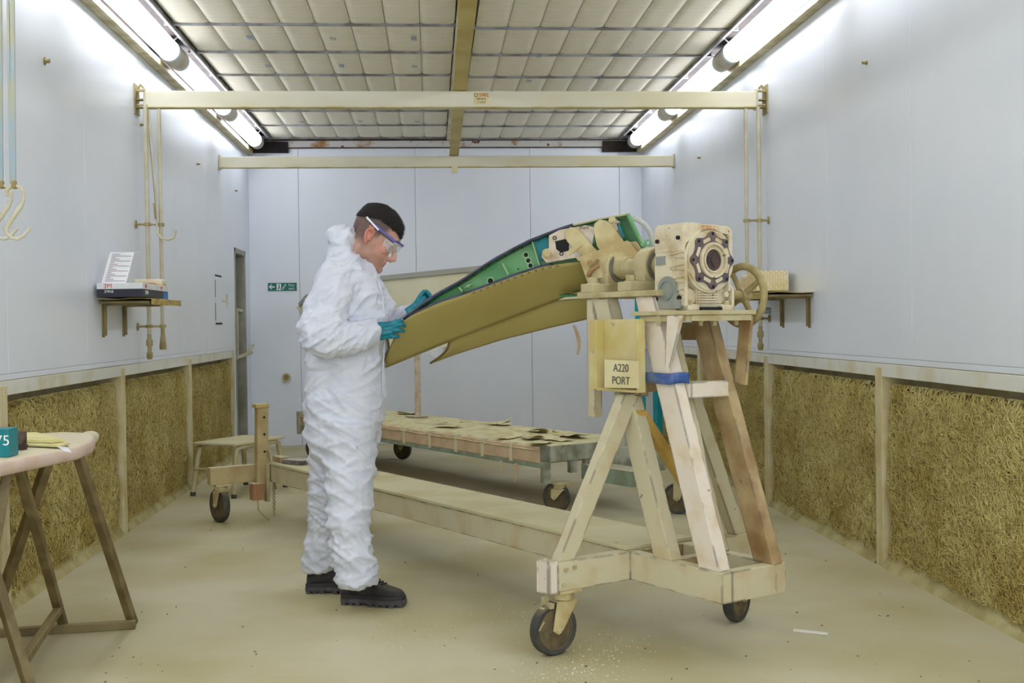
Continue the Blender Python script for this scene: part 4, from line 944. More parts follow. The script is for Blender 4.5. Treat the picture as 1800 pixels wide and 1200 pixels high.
# ================================================================== STOOL at the back left
sa = [PZ(x, y, .39) for x, y in ((358,776),(422,779),(482,769),(418,765))]
so = empty('step_stool', ((sa[0].x+sa[2].x)/2, (sa[0].y+sa[2].y)/2, 0), 'low dusty metal stool with bent tube legs by the doorway', 'stool')
sx, sy = .27, .30
rot = Matrix.Rotation(-.5, 3, 'Z')
def sv(x, y, z): return rot @ Vector((x, y, 0))+Vector((0, 0, z))
so.location = ((sa[0].x+sa[2].x)/2, (sa[0].y+sa[2].y)/2, 0)
MB().prism([sv(-.2, -.3, .375), sv(.2, -.3, .375), sv(.2, .3, .375), sv(-.2, .3, .375)], (0, 0, .018)).build('seat', PLY, so, bevel=.006)
for dx in (-.17, .17):
    for s2, dy in ((-1, -.26), (1, .26)):
        MB().path([sv(dx, 0, .36), sv(dx, dy*.8, .36), sv(dx, dy*.97, .345), sv(dx, dy*1.03, .29), sv(dx*1.1, dy*1.2, .02)], .019, 10).build('leg', mat('cream_tube', (206, 196, 160), .5, (186, 174, 126), 6, 4), so, smooth='auto')
        MB().cyl(sv(dx*1.1, dy*1.2, 0), sv(dx*1.1, dy*1.2, .03), .02, 12).build('rubber_foot', RUBBER, so)
MB().path([sv(-.18, -.3, .2), sv(.18, -.3, .2)], .008, 8).build('stretcher', PIPE, so)

# ================================================================== LEFT AND RIGHT WALL SHELVES
def shelf(side):
    s = 1 if side == 'left' else -1
    X = XL if s > 0 else XR
    y0, y1 = (6.72, 7.45) if s > 0 else (6.72, 7.75)
    e = empty('wall_shelf', (X, (y0+y1)/2, 1.36), 'dusty metal bracket shelf draped in brown paper on the %s wall' % side, 'shelf')
    c = (y0+y1)/2; zt = .04 if s > 0 else .035
    MB().box((min(0, s*.28), y0-c, zt-.02), (max(0, s*.28), y1-c+.0, zt-.006)).build('shelf_board', BRACKET, e, bevel=.002)
    n = 30
    def pf(a, b):
        y = y0-c-.02+a*(y1-y0+.04); x = s*(.0+.30*min(1, b*1.4)); d = 0 if b < .8 else (b-.8)*.16
        return (x+s*.008*noise.noise(Vector((a*9, b*5, 1))), y, zt+.0+.008*noise.noise(Vector((a*3, b*3, 2)))+.006-d*(1+.2*noise.noise(Vector((a*4, 0, 5)))))
    MB().grid(pf, n, 12).build('paper_drape', KRAFT, e, solid=.003)
    for yb in ((.08, .52) if s > 0 else (.06, .58)):
        yy = y0-c+yb
        MB().box((min(0, s*.006), yy-.02, -.17), (max(0, s*.006), yy+.02, zt-.02)).box((min(s*.006, s*.024), yy-.002, -.16), (max(s*.006, s*.024), yy+.002, zt-.02)).box((min(0, s*.22), yy-.018, zt-.03), (max(0, s*.22), yy+.018, zt-.021)).build('bracket', BRACKET, e, bevel=.001)
    return e, c
shelf('left'); shelf('right')
ZS = 1.418
# wipes box with open flap on the left shelf
bx_ = empty('wipes_box', (XL+.02, 6.62, 1.414), 'open navy and white carton with its lid flap raised on left shelf', 'box', rz=0)
BWd, BLn, BHt = .25, .62, .078
bf = MB().box((0, 0, 0), (BWd, BLn, .045)).build('carton', NAVYB, bx_, bevel=.001)
MB().box((-.0005, -.0005, .045), (BWd+.0005, BLn+.0005, BHt)).build('carton_band', PAPERW, bx_, bevel=.001)
MB().box((-.001, BLn-.12, .0), (BWd+.001, BLn+.001, .04)).build('blue_end', BLUEB, bx_)
MB().prism([(0, .0, BHt), (0, .19, BHt), (.0, .26, BHt+.20), (.0, .03+.0, BHt+.20)], (.002, 0, 0)).build('lid_tmp', PAPERW, bx_)
bpy.data.objects.remove(bpy.data.objects['lid_tmp'])
fl0 = Vector((.02, .02, BHt)); fy_ = Vector((0.10, .13, .0)).normalized(); fz_ = Vector((.03, .10, .20)).normalized()
fa = MB().prism([fl0, fl0+Vector((.125, .035, 0)), fl0+Vector((.125, .035, 0))+fz_*.2, fl0+fz_*.2], Vector((0, .003, 0))).build('lid_flap', PAPERW, bx_)
ln = MB()
for k in range(17):
    a = fl0+fz_*(.012+.0108*k)-Vector((0, .001, 0)); ln.prism([a+Vector((.015, .004, 0)), a+Vector((.118-.01*(k % 3), .034, 0)), a+Vector((.118-.01*(k % 3), .034, 0))+fz_*.005, a+Vector((.015, .004, 0))+fz_*.005], Vector((0, -.0006, 0)))
ln.build('printed_lines', mat('lilac_print', (170, 150, 164), .7), fa)['kind'] = 'stuff'
MB().prism([fl0+fz_*.2, fl0+Vector((.125, .035, 0))+fz_*.2, fl0+Vector((.155, .055, .0))+fz_*.2, fl0+Vector((.06, .06, 0))+fz_*.2], Vector((0, 0, .002))).build('lid_fold', PAPERW, fa)
text('3M', 'lettering', INKR, bx_, (.06, -.001, .061), (1,0,0), (0,0,1), .036, label='red lettering')
text('37910', 'lettering', INKW, bx_, (.065, -.001, .03), (1,0,0), (0,0,1), .02)
text('3M', 'lettering', INKR, bx_, (BWd+.001, .45, .06), (0,1,0), (0,0,1), .03)
text('37910', 'lettering', INKW, bx_, (BWd+.001, .09, .025), (0,1,0), (0,0,1), .03); text('3M', 'lettering', INKR, bx_, (BWd+.001, .07, .06), (0,1,0), (0,0,1), .03)
# honeycomb printed packs
def honeycomb(name, loc, sx, sy, sz, label, rz=0):
    e = empty(name, loc, label, 'pack', rz=rz)
    q = MB().box((0, 0, 0), (sx, sy, sz)).build('pack_body', mat('cream_plastic_film', (232, 226, 200), .3, (222, 212, 176), 8, 3), e, bevel=.008)
    h = MB(); r = .017
    for i in range(int(sx/.034)):
        for j in range(int(sz/.03)):
            x = .02+i*.034+(.017 if j % 2 else 0); z = .02+j*.03
            if x < sx-.012 and z < sz-.01: h.ring((x, -.0006, z), (0, 1, 0), .0155, .011, .001, 6)
    for i in range(int(sy/.034)):
        for j in range(int(sz/.03)):
            y = .02+i*.034+(.017 if j % 2 else 0); z = .02+j*.03
            if y < sy-.012 and z < sz-.01:
                h.ring((sx+.0006 if loc[0] < 0 else -.0006, y, z), (1, 0, 0), .0155, .011, .001, 6)
    h.build('honeycomb_print', mat('honeycomb_yellow', (224, 188, 100), .5), q)['kind'] = 'stuff'
    return e
honeycomb('wipe_pack', (XL+.06, 7.27, 1.418), .17, .12, .12, 'cream honeycomb pack behind the open carton on left shelf')
honeycomb('wipe_pack', (XR-.24, 7.05, 1.418), .2, .22, .125, 'larger cream honeycomb pack on the right wall shelf')
honeycomb('wipe_pack', (XR-.22, 7.32, 1.418), .18, .2, .115, 'smaller cream honeycomb pack furthest back on right shelf')
tag(MB().box((XR-.30, 7.3, 1.405), (XR-.12, 7.8, 1.418)).build('thin_board', PLY, bevel=.002), 'thin dusty board overhanging the right wall shelf', 'board')
tag(MB().prism([PY(x, y, 7.2) for x, y in ((248,497),(270,497),(278,512),(270,516),(256,519),(250,508))], (0, .12, 0)).build('cardboard_scrap', CARD, bevel=.001), 'torn orange cardboard box on the left shelf', 'cardboard')
tag(MB().prism([PY(x, y, 7.1) for x, y in ((265,507),(258,519),(277,520))], (0, .03, 0)).build('grey_scrap', mat('dark_card', (128, 118, 112), .8)), 'small dark grey triangular scrap on the left shelf', 'scrap')

# ================================================================== FOREGROUND TRESTLE TABLE
TT = empty('trestle_table', (-1.5, 4.9, 0), 'dark bronze steel trestle table with a paper wrapped top at left edge', 'table'); to = Vector((-1.5, 4.9, 0))
ZTb = .80
def tp_(x, y, z=ZTb): return PZ(x, y, z)-to
# top outline : long board whose end points right and back
far = [tp_(0, 772), tp_(60, 762), tp_(110, 759), tp_(145, 760), tp_(160, 761), tp_(167, 766), tp_(163, 776), tp_(140, 786), tp_(95, 795), tp_(40, 806), tp_(0, 814), tp_(-80, 834), tp_(-80, 780)]
def puff(pts, h):
    mb = MB(); c = sum(pts, Vector())/len(pts); rings = []
    for k, (sc_, dz) in enumerate(((.93, -h/2), (1, -h*.35), (1.02, 0), (1, h*.35), (.93, h/2), (.5, h/2+.002), (.02, h/2+.003))):
        rings.append([c+(p-c)*sc_+Vector((0, 0, dz)) for p in pts])
    return mb.rings(rings)
def dense(pts, n=4):
    out = []
    for a, b in zip(pts, pts[1:]+pts[:1]):
        for k in range(n): out.append(a.lerp(b, k/n))
    return out
puff(dense([p-Vector((0,0,.022)) for p in far]), .05).build('wrapped_top', PINKT, TT, smooth=True)
tpb = [tp_(150, 762, ZTb+.006), tp_(168, 766, ZTb+.006), tp_(165, 777, ZTb+.0), tp_(145, 783, ZTb+.006)]
MB().ell(tp_(156, 770, ZTb-.022), (.035, .10, .03)).build('masking_wrap', TAPE, TT, smooth=True)
for x in (40, 84):
    a = tp_(x, 806-(x-40)*.2, ZTb-.03); b = tp_(x+8, 778-(x-40)*.15, ZTb+.01)
    MB().shear(a-Vector((0,.004,.02)), a+Vector((0,-.004,.04)), (.03,0,0), (0,.012,0)).build('tape_strip', PAPERW, TT, bevel=.003)
lw = .034
A0 = tp_(138, 795, .76); A1 = PZ(235, 1097, .0)-to
def lg(a, b, nm='leg', w=lw): return MB().bar(a, b, w, w).build(nm, LEGB, TT, bevel=.003)
lg(tp_(135, 793, .77), PZ(234, 1096)-to+Vector((0,0,.0)))
B0_ = tp_(86, 806, .76); Bl = PY(3, 1045, 4.72)-to; Bd = (Bl-B0_); Bf = B0_+Bd*(B0_.z/(B0_.z-Bl.z)); lg(B0_, Bf)
lg(PZ(238, 1097, .017)-to, Vector((Bf.x, Bf.y, .017)), 'bottom_rail')
C0 = tp_(32, 815, .76); C1 = PZ(113, 1106)-to; lg(C0, C1)
E1_ = PZ(58, 1226)-to; E0_ = PY(0, 1040, 4.15)-to; Ed = (E0_-E1_); E_t = E1_+Ed*(.76/max(.05, E0_.z)); lg(E1_, E_t)
cr0 = C1+(C0-C1)*(.105/.76); cr1 = E1_+(E_t-E1_)*(.105/.76)
lg(cr0, cr1, 'cross_rail', .03)
G0 = tp_(14, 822, .76); G1 = G0+Vector((-.12, -.05, -.74)); lg(G0, G1)
# items on the table
zt = ZTb+.006
p = PZ(12, 803, zt)
tb_ = empty('teal_carton', (p.x-.10, p.y+.0, zt), 'teal carton with white print at the left edge of the table', 'box')
MB().box((-.06, 0, 0), (.108, .09, .095)).build('carton_body', TEAL, tb_, bevel=.001)
text('75', 'lettering', INKW, tb_, (.108*.8, -.001, .055), (1,0,0), (0,0,1), .05); MB().box((.04, -.001, .07), (.06, 0, .085)).build('white_label', PAPERW, tb_)
p2 = PZ(24, 792, zt)
rl_ = empty('abrasive_roll', (p2.x, p2.y+.04, zt), 'brown coiled roll standing behind the teal carton', 'roll')
MB().ring((0, 0, .032), (0, 0, 1), .032, .012, .064, 28).ring((0, 0, .012), (0, 0, 1), .036, .03, .01, 28).build('coil', ROLLB, rl_, smooth='auto')
ev = [PZ(x, y, zt+.004) for x, y in ((28,783),(30,766),(66,765),(122,781),(106,786))]
tag(MB().prism(ev, (0, 0, .006)).prism([q+Vector((0, 0, .008)) for q in [PZ(x, y, zt+.004) for x, y in ((30,781),(32,768),(64,767),(112,780),(90,782))]], (0, 0, .01)).build('envelope', PAPERY), 'stack of pale yellow envelopes on the wrapped table top', 'paper')
tag(MB().prism([PZ(x, y, zt+.02) for x, y in ((100,784),(118,786),(126,795),(112,793))], (0, 0, .001)).build('paper_corner', PAPERW), 'white paper corner poking out from under the yellow envelopes', 'paper')

# ================================================================== HANGING S HOOKS at top left
def shook(px, Y, lab, grp='hanging hooks'):
    def q(x, y): return PY(x, y, Y)
    base = q(px, 325)
    e = empty('hanging_hook', base, lab, 'hook', group=grp)
    MB().bar(q(px-4, -60)-base, q(px-1, 322)-base, .015, .008, (0,1,0)).bar(q(px-12, -60)-base, q(px-6, 322)-base, .008, .006, (0,1,0)).build('flat_rod', GALV, e, bevel=.001)
    MB().box((-.007, -.012, -.012), (.006, .012, .014)).build('rod_eye', PIPED, e, bevel=.001)
    pts = [(px-13, 345), (px-14, 336), (px-7, 329), (px+2, 326), (px+11, 330), (px+17, 340), (px+17, 352), (px+11, 364), (px+1, 378), (px-8, 391), (px-14, 402), (px-13, 410), (px-5, 418), (px+6, 420), (px+17, 414), (px+27, 401)]
    rs = [.005]*7+[.008]*4+[.006]*5
    MB().path([q(x, y)-base for x, y in pts], rs, 10).build('s_hook', PIPE, e, smooth='auto')
shook(25, 4.0, 'white S shaped hook on a flat hanging rod, right one of the two')
shook(3, 4.15, 'white S shaped hook at the left edge, left one of the two')

# ================================================================== FLOOR LITTER
tag(MB().bar(PZ(1395, 1107, .004), PZ(1456, 1114, .006), .013, .008).build('metal_strip', mat('bright_strip', (236, 234, 226), .4)), 'thin bright metal strip lying on the floor at right', 'metal strip')
def chips(name, mt, n, fn, size, label):
    r = random.Random(11+n); mb = MB()
    for i in range(n):
        x, y = fn(r); s_ = size*r.uniform(.5, 1.6); a = r.uniform(0, 6.3); dx, dy = math.cos(a)*s_, math.sin(a)*s_; k = r.uniform(.3, 1)
        mb.add([(x-dx, y-dy, .0005), (x+dy*k, y-dx*k, .0005), (x+dx, y+dy, .0005+s_*.3), (x, y, .0005+s_*.6)], [(0, 1, 3), (1, 2, 3), (2, 0, 3), (0, 2, 1)])
    o = mb.build(name, mt); tag(o, label, 'litter'); o['kind'] = 'stuff'
def cl1(r):
    c = r.choice(((1000, 1165), (1040, 1180), (940, 1080), (720, 1110), (1070, 1140), (980, 1190))); p = PZ(c[0]+r.gauss(0, 45), min(1250, c[1]+r.gauss(0, 16))); return p.x, p.y
def cl2(r):
    p = PZ(r.uniform(150, 1750), r.uniform(880, 1230)); return max(-1.7, min(2.0, p.x)), p.y
chips('white_chips', PARTICLE, 620, cl1, .003, 'clusters of tiny white sanding chips on the floor near the front caster')
chips('dark_chips', DARKCH, 160, cl2, .005, 'scattered small dark crumbs over the dusty floor')

# ================================================================== PERSON
PE = empty('person', (-.33, 5.26, 0), 'person in white hooded coverall, safety glasses and teal gloves bending over the slat', 'person')
po_ = PE.location.copy()
def Q(x, y, Y): return PY(x, y, Y)-po_
def rings_body(rows, Yc, fac=1.0, seg=28, tw=-.15):
    """rows: (py, xl, xr, half depth, dy) -> elliptic sections"""
    rr = []
    for (y, xl, xr, b, dy) in rows:
        L = Q(xl, y, Yc+dy); Rr = Q(xr, y, Yc+dy); c = (L+Rr)/2; a = (Rr-L).length/2*fac; b *= fac; ring = []
        for k in range(seg):
            t = 2*math.pi*k/seg; cx, sx_ = math.cos(t), math.sin(t)
            e = .85
            px_ = a*math.copysign(abs(cx)**e, cx); py_ = b*math.copysign(abs(sx_)**e, sx_)
            ring.append(c+Vector((px_, py_, 0))+Vector((0, 0, 0)))
        rr.append(ring)
    return rr
torso = [(450, 608, 651, .065, 0), (462, 592, 660, .095, 0), (474, 574, 665, .14, 0), (488, 560, 670, .185, 0), (505, 551, 674, .205, 0), (530, 546, 680, .205, 0), (560, 545, 684, .195, 0), (600, 544, 681, .185, 0),
         (640, 539, 678, .18, 0), (680, 534, 677, .18, 0), (710, 533, 677, .188, 0), (740, 534, 674, .19, 0), (770, 538, 667, .19, 0), (795, 545, 655, .17, 0), (812, 560, 640, .12, 0)]
nearleg = [((612, 745), 5.17, .13), ((613, 800), 5.155, .125), ((614, 850), 5.12, .108), ((615, 890), 5.10, .098), ((613, 930), 5.08, .093), ((618, 970), 5.07, .090), ((627, 1000), 5.07, .088), ((630, 1018), 5.07, .093), ((631, 1030), 5.07, .083)]
farleg = [((590, 745), 5.36, .125), ((586, 800), 5.37, .115), ((581, 850), 5.39, .104), ((578, 900), 5.41, .095), ((572, 940), 5.43, .090), ((566, 970), 5.445, .092), ((563, 990), 5.45, .086), ((563, 1001), 5.45, .078)]
neararm = [((592, 498), 5.10, .085), ((583, 520), 5.06, .092), ((572, 550), 5.02, .088), ((562, 575), 4.99, .083), ((558, 592), 4.98, .080), ((580, 597), 4.99, .076), ((610, 595), 5.01, .072), ((640, 588), 5.035, .066), ((660, 583), 5.055, .060), ((666, 582), 5.06, .054)]
fararm = [((640, 498), 5.42, .08), ((656, 520), 5.44, .082), ((668, 545), 5.43, .078), ((676, 565), 5.41, .070), ((692, 567), 5.37, .060), ((710, 558), 5.32, .053), ((726, 548), 5.27, .046)]
def limb(mb, L, fac=1.0, seg=18, sub=3, dr=0):
    pts = [Q(p[0][0], p[0][1], p[1]) for p in L]; rs = [p[2]*fac+dr for p in L]
    P2, R2 = [], []
    for i in range(len(pts)-1):
        p0 = pts[max(0, i-1)]; p1 = pts[i]; p2 = pts[i+1]; p3 = pts[min(len(pts)-1, i+2)]
        for k in range(sub):
            t = k/sub
            P2.append(.5*((2*p1)+(p2-p0)*t+(2*p0-5*p1+4*p2-p3)*t*t+(3*p1-p0-3*p2+p3)*t**3)); R2.append(rs[i]*(1-t)+rs[i+1]*t)
    P2.append(pts[-1]); R2.append(rs[-1]); mb.path(P2, R2, seg); return P2, R2
# ---- coverall
cb = MB(); cb.rings(rings_body(torso, 5.26))
for L in (nearleg, farleg, neararm, fararm): limb(cb, L)
cb.ell(Q(592, 492, 5.13), (.10, .10, .085)); cb.ell(Q(636, 494, 5.39), (.09, .10, .085)); cb.ell(Q(612, 480, 5.26), (.12, .2, .09))
cb.ell(Q(606, 770, 5.2), (.135, .16, .12)); cb.ell(Q(588, 770, 5.33), (.13, .13, .12))
# collar roll + hood bunched behind the neck
cb.path([Q(606, 440, 5.17), Q(614, 452, 5.155), Q(630, 463, 5.175), Q(648, 470, 5.21), Q(654, 472, 5.26)], [.03, .03, .026, .022, .02], 12)
cb.path([Q(606, 440, 5.35), Q(614, 452, 5.365), Q(630, 463, 5.345), Q(648, 470, 5.31), Q(654, 472, 5.26)], [.03, .03, .026, .022, .02], 12)
cb.ell(Q(603, 428, 5.26), (.066, .115, .075), Matrix.Rotation(.4, 3, 'Y')); cb.ell(Q(594, 420, 5.26), (.05, .10, .06)); cb.ell(Q(613, 420, 5.26), (.045, .10, .062), Matrix.Rotation(-.3, 3, 'Y')); cb.ell(Q(602, 410, 5.26), (.048, .09, .04))
cb.ell(Q(600, 450, 5.26), (.07, .13, .05))
cm = remesh(cb, .0075, 2)
def ridge(p, sx, sy, sz, k):
    n = noise.noise(Vector((p.x*sx+k, p.y*sy, p.z*sz))); return 1-abs(n)*2.6
nv = len(cm.vertices); no = [v.normal.copy() for v in cm.vertices]
for v, n_ in zip(cm.vertices, no):
    p = v.co; h = p.z
    # folds: sharp creases, diagonal on trunk and legs, gathered at elbow and ankles
    wv = noise.noise_vector(p*3.0)*.35
    def crease(ang, fa, fb, ph, pw=3.0):
        u_ = p.x*math.cos(ang)+p.z*math.sin(ang); w_ = -p.x*math.sin(ang)+p.z*math.cos(ang)
        n2 = noise.noise(Vector((u_*fa+wv.x+ph, p.y*(fa+2)+wv.y, w_*fb+wv.z*3+ph)))
        return max(0, 1-abs(n2)*3.2)**pw
    ank = max(0, 1-abs(h-.24)/.28); elb = max(0, 1-((p-Q(570, 588, 5.0)).length)/.24); hood = max(0, 1-((p-Q(603, 425, 5.2)).length)/.2)
    trunk = 1 if h > .95 else 0
    big = crease(1.15 if h > 1.05 else -.5, 2.2, 11, 0, 1.5)
    mid = crease(-.55 if h < .95 else .9, 4.5, 20, 5, 2)
    mid2 = crease(.45, 4, 18, 9, 2)
    sml = crease(.2, 14, 26, 3, 1.6)*(.25+1.2*ank+1.5*elb+.9*hood)
    soft = noise.noise(p*5)*.006
    d_ = soft+.011*big+.008*mid+.007*mid2*(1+.8*elb+ank)+.007*sml
    v.co = p+n_*(d_-.010)
cov = link_mesh(cm, 'coverall', TYVEK, PE)
MB().path([Q(655, 473, 5.225), Q(663, 490, 5.19), Q(672, 520, 5.165), Q(676, 560, 5.16), Q(676, 600, 5.165), Q(673, 650, 5.17), Q(673, 700, 5.16)], .0035, 6, flat=(1, 1)).build('zip_seam', TYVEK, PE, smooth=True)
# ---- head
HP = R(34); HY = 5.25
hc_ = Q(652, 419, HY)
HF = Vector((math.cos(HP), -.06, -math.sin(HP))).normalized(); HS = Vector((0.04, 1, 0)).normalized(); HU = HF.cross(HS); HU = HU if HU.z > 0 else -HU; HU.normalize(); HS = HU.cross(HF).normalized()
HSC = 1.05
def H(x, y, z): return hc_+(HF*x+HS*y+HU*z)*HSC
hp_ = [(-.108, .098, .052, .018), (-.099, .108, .025, .034), (-.086, .109, -.004, .047), (-.075, .105, -.026, .055), (-.058, .103, -.05, .060), (-.035, .101, -.073, .064), (-.01, .100, -.086, .067), (.015, .098, -.094, .070),
       (.035, .099, -.099, .073), (.055, .105, -.101, .074), (.075, .103, -.099, .075), (.095, .094, -.092, .072), (.115, .077, -.076, .064), (.132, .052, -.052, .048), (.143, .028, -.03, .03), (.148, .008, -.012, .012)]
def head_ring(z, xf, xb, w, off=0, seg=36):
    cx = (xf+xb)/2; a = (xf-xb)/2+off; ring = []
    for k in range(seg):
        t = 2*math.pi*k/seg; c, s = math.cos(t), math.sin(t)
        e = .9 if c > 0 else .86
        ww = (w+off)*(1-.16*max(0, c)**2)
        ring.append(H(cx+a*math.copysign(abs(c)**e, c), ww*math.copysign(abs(s)**.85, s), z+ (off*.5 if z > .1 else 0)))
    return ring
bd = MB(); bd.rings([head_ring(*r) for r in hp_])
# nose, brow, lips, chin, cheeks, eye lids
bd.path([H(.098, 0, .042), H(.108, 0, .02), H(.120, 0, -.004), H(.131, 0, -.022), H(.122, 0, -.033), H(.104, 0, -.036)], [.009, .010, .012, .0135, .011, .008], 12)
for s in (-1, 1):
    bd.ell(H(.114, s*.012, -.028), (.011, .008, .009)); bd.ell(H(.099, s*.030, .052), (.013, .022, .009)); bd.ell(H(.072, s*.040, -.008), (.024, .018, .024))
    bd.ell(H(.086, s*.031, .026), (.014, .016, .012)); bd.ell(H(.02, s*.050, -.062), (.05, .016, .03))
    # ear : rim, lobe and bowl
    er = [H(.004, s*.074, -.028), H(-.008, s*.079, -.018), H(-.018, s*.084, .004), H(-.020, s*.086, .022), H(-.010, s*.085, .034), H(.004, s*.081, .034), H(.010, s*.076, .022), H(.009, s*.073, .008)]
    bd.path(er, [.007, .0062, .0055, .0055, .0055, .005, .005, .004], 10); bd.ell(H(.001, s*.076, -.024), (.009, .006, .011)); bd.ell(H(-.006, s*.074, .006), (.012, .006, .024)); bd.ell(H(.008, s*.074, -.004), (.005, .006, .009))
bd.ell(H(.105, 0, -.058), (.010, .020, .0065)); bd.ell(H(.103, 0, -.070), (.010, .018, .0075)); bd.ell(H(.101, 0, -.094), (.018, .021, .016)); bd.ell(H(.08, 0, -.102), (.03, .03, .012)); bd.ell(H(.101, 0, -.045), (.010, .018, .01))
# neck and inner body
bd.path([H(-.03, 0, .0), H(-.03, 0, -.06), Q(628, 455, 5.26), Q(615, 480, 5.26)], [.058, .062, .066, .08], 22)
bd.rings(rings_body([r for r in torso[2:]], 5.26, .78))
for L in (nearleg, farleg, neararm, fararm): limb(bd, L, .62)
bm_ = remesh(bd, .0036, 2)
# skin tones that stay with the skin: stubble, cropped sides, ear and lips
ca = bm_.color_attributes.new('tone', 'FLOAT_COLOR', 'POINT')
HI = Matrix((HF, HS, HU))
base = np.array(srgb((194, 150, 134))[:3]); stub = np.array(srgb((150, 108, 92))[:3]); crop = np.array(srgb((92, 68, 66))[:3]); red = np.array(srgb((206, 112, 98))[:3]); cheek_c = np.array(srgb((214, 134, 116))[:3])
buf = np.ones((len(bm_.vertices), 4), dtype=np.float32)
def sm(a, b, x): t = max(0, min(1, (x-a)/(b-a))); return t*t*(3-2*t)
for i, v in enumerate(bm_.vertices):
    l = HI @ (v.co-hc_); x, y, z = l/HSC; c = base.copy()
    if (v.co-hc_).length < .3:
        nz_ = noise.noise(v.co*90)*.12
        c = c*(1-sm(-.02, .03, .055-abs(x-.06)-abs(z+.02)*.6)*.0)
        ck = math.exp(-(((x-.065)/.03)**2+((z+.015)/.03)**2)); c = c*(1-.5*ck)+cheek_c*.5*ck
        jaw = sm(-.03, -.055, z)*sm(-.0, .03, x)+sm(.02, -.03, z)*sm(.035, .02, abs(x-.018)); jaw = min(1, jaw)*(1-sm(.03, .02, abs(y))*sm(-.066, -.05, z)*.3)
        if z < -.115: jaw *= .6
        c = c*(1-.55*jaw)+stub*.55*jaw
        side = sm(.035, .06, z-.0+nz_*.05) if x > .035 else sm(-.03, .02, z-(x+.02)*.4)
        front = 1-sm(.045, .075, x+.25*(z-.09)*-1)
        cr = side*front if x > 0 else sm(-.055, -.01, z)
        if abs(y) > .0715 and -.025 < x < .015 and -.04 < z < .045: cr = 0; c = c*.45+red*.55
        dk_ = sm(.02, .085, z)*.95; cc_ = crop*(1-dk_)+np.array(srgb((34, 25, 27))[:3])*dk_; c = c*(1-.85*cr)+cc_*.85*cr
        lip = math.exp(-(((x-.108)/.012)**2+((z+.064)/.010)**2))*(abs(y) < .024); c = c*(1-.4*lip)+red*.4*lip*.85
        nr = math.exp(-(((x-.128)/.02)**2+((z+.02)/.02)**2)); c = c*(1-.2*nr)+red*.2*nr
    buf[i, :3] = c
ca.data.foreach_set('color', buf.ravel())
SK = mat('skin', (212, 158, 136), .5, bump=.04, bscale=180)
at_ = SK.node_tree.nodes.new('ShaderNodeAttribute'); at_.attribute_name = 'tone'; SK.node_tree.links.new(at_.outputs['Color'], SK.node_tree.nodes['Principled BSDF'].inputs['Base Color'])
SK.node_tree.nodes['Principled BSDF'].inputs['Subsurface Weight'].default_value = .06; SK.node_tree.nodes['Principled BSDF'].inputs['Subsurface Radius'].default_value = (.01, .004, .002)
link_mesh(bm_, 'body', SK, PE)
# hair: short dark crop on top, fading at the sides
hr_ = MB(); seg = 120; rows = []
zz = [.03+i*(.1505-.03)/60 for i in range(61)]
def hpi(z):
    for a, b in zip(hp_[:-1], hp_[1:]):
        if a[0] <= z <= b[0]:
            t = (z-a[0])/(b[0]-a[0]); return (z, a[1]+(b[1]-a[1])*t, a[2]+(b[2]-a[2])*t, a[3]+(b[3]-a[3])*t)
    return hp_[-1]
gr = [head_ring(*hpi(min(.148, z)), off=.0035+.0075*sm(.075, .115, z), seg=seg) for z in zz]
vs = [p for r in gr for p in r]; fs = []
for i in range(len(gr)-1):
    for j in range(seg):
        q = [vs[i*seg+j], vs[i*seg+(j+1) % seg], vs[(i+1)*seg+(j+1) % seg], vs[(i+1)*seg+j]]; c = sum(q, Vector())/4
        l = (HI @ (c-hc_))/HSC; x, y, z = l
        lim = .086 if x > .055 else (.090 if x > -.02 else .082+.35*(x+.02))
        if x > .07: lim = .084-(x-.07)*.3+.25*max(0, abs(y)-.03)
        if z+.012*noise.noise(c*260)+.004 > lim: fs.append((i*seg+j, i*seg+(j+1) % seg, (i+1)*seg+(j+1) % seg, (i+1)*seg+j))
fs.append(tuple((len(gr)-1)*seg+j for j in range(seg)))
hm = MB().add([p+noise.noise_vector(p*160)*.0012 for p in vs], fs)
hm.build('hair', HAIRM, PE, smooth=True, solid=.003)
hs_ = MB(); rq = random.Random(4)
for i in range(9000):
    f = rq.choice(fs[:-1]); p = vs[f[0]].lerp(vs[f[2]], rq.random()); nrm = (p-H(0, 0, .03)).normalized(); d = (nrm*.55+HF*.6-HU*.05+Vector((rq.uniform(-.25, .25), rq.uniform(-.25, .25), rq.uniform(-.25, .25)))).normalized()
    s3_ = d.cross(nrm).normalized()*.0005; L_ = rq.uniform(.006, .012); hs_.add([p-s3_, p+s3_, p+d*L_], [(0, 1, 2)])
hs_.build('hair_strands', HAIRM, PE, fix=False)['kind'] = 'stuff'
st_ = MB(); rh = random.Random(2)
for i in range(9000):
    a = rh.uniform(0, 6.283); z = rh.uniform(.0, .148); r_ = head_ring(*hpi(z), off=.001, seg=36); k = int(a/6.2832*36) % 36; p = r_[k].lerp(r_[(k+1) % 36], rh.random()); l = (HI @ (p-hc_))/HSC
    if l.x > .06 or (l.x > .02 and l.z < .04) or (l.z < .045 and -.03 < l.x): continue
    d = ((p-H(0, 0, .03)).normalized()+HU*-.2+HF*.4).normalized(); ln_ = rh.uniform(.002, .005); s3_ = d.cross(HU).normalized()*.0005
    st_.add([p-s3_, p+s3_, p+d*ln_], [(0, 1, 2)])
st_.build('cropped_stubble', HAIRM, PE, fix=False)['kind'] = 'stuff'
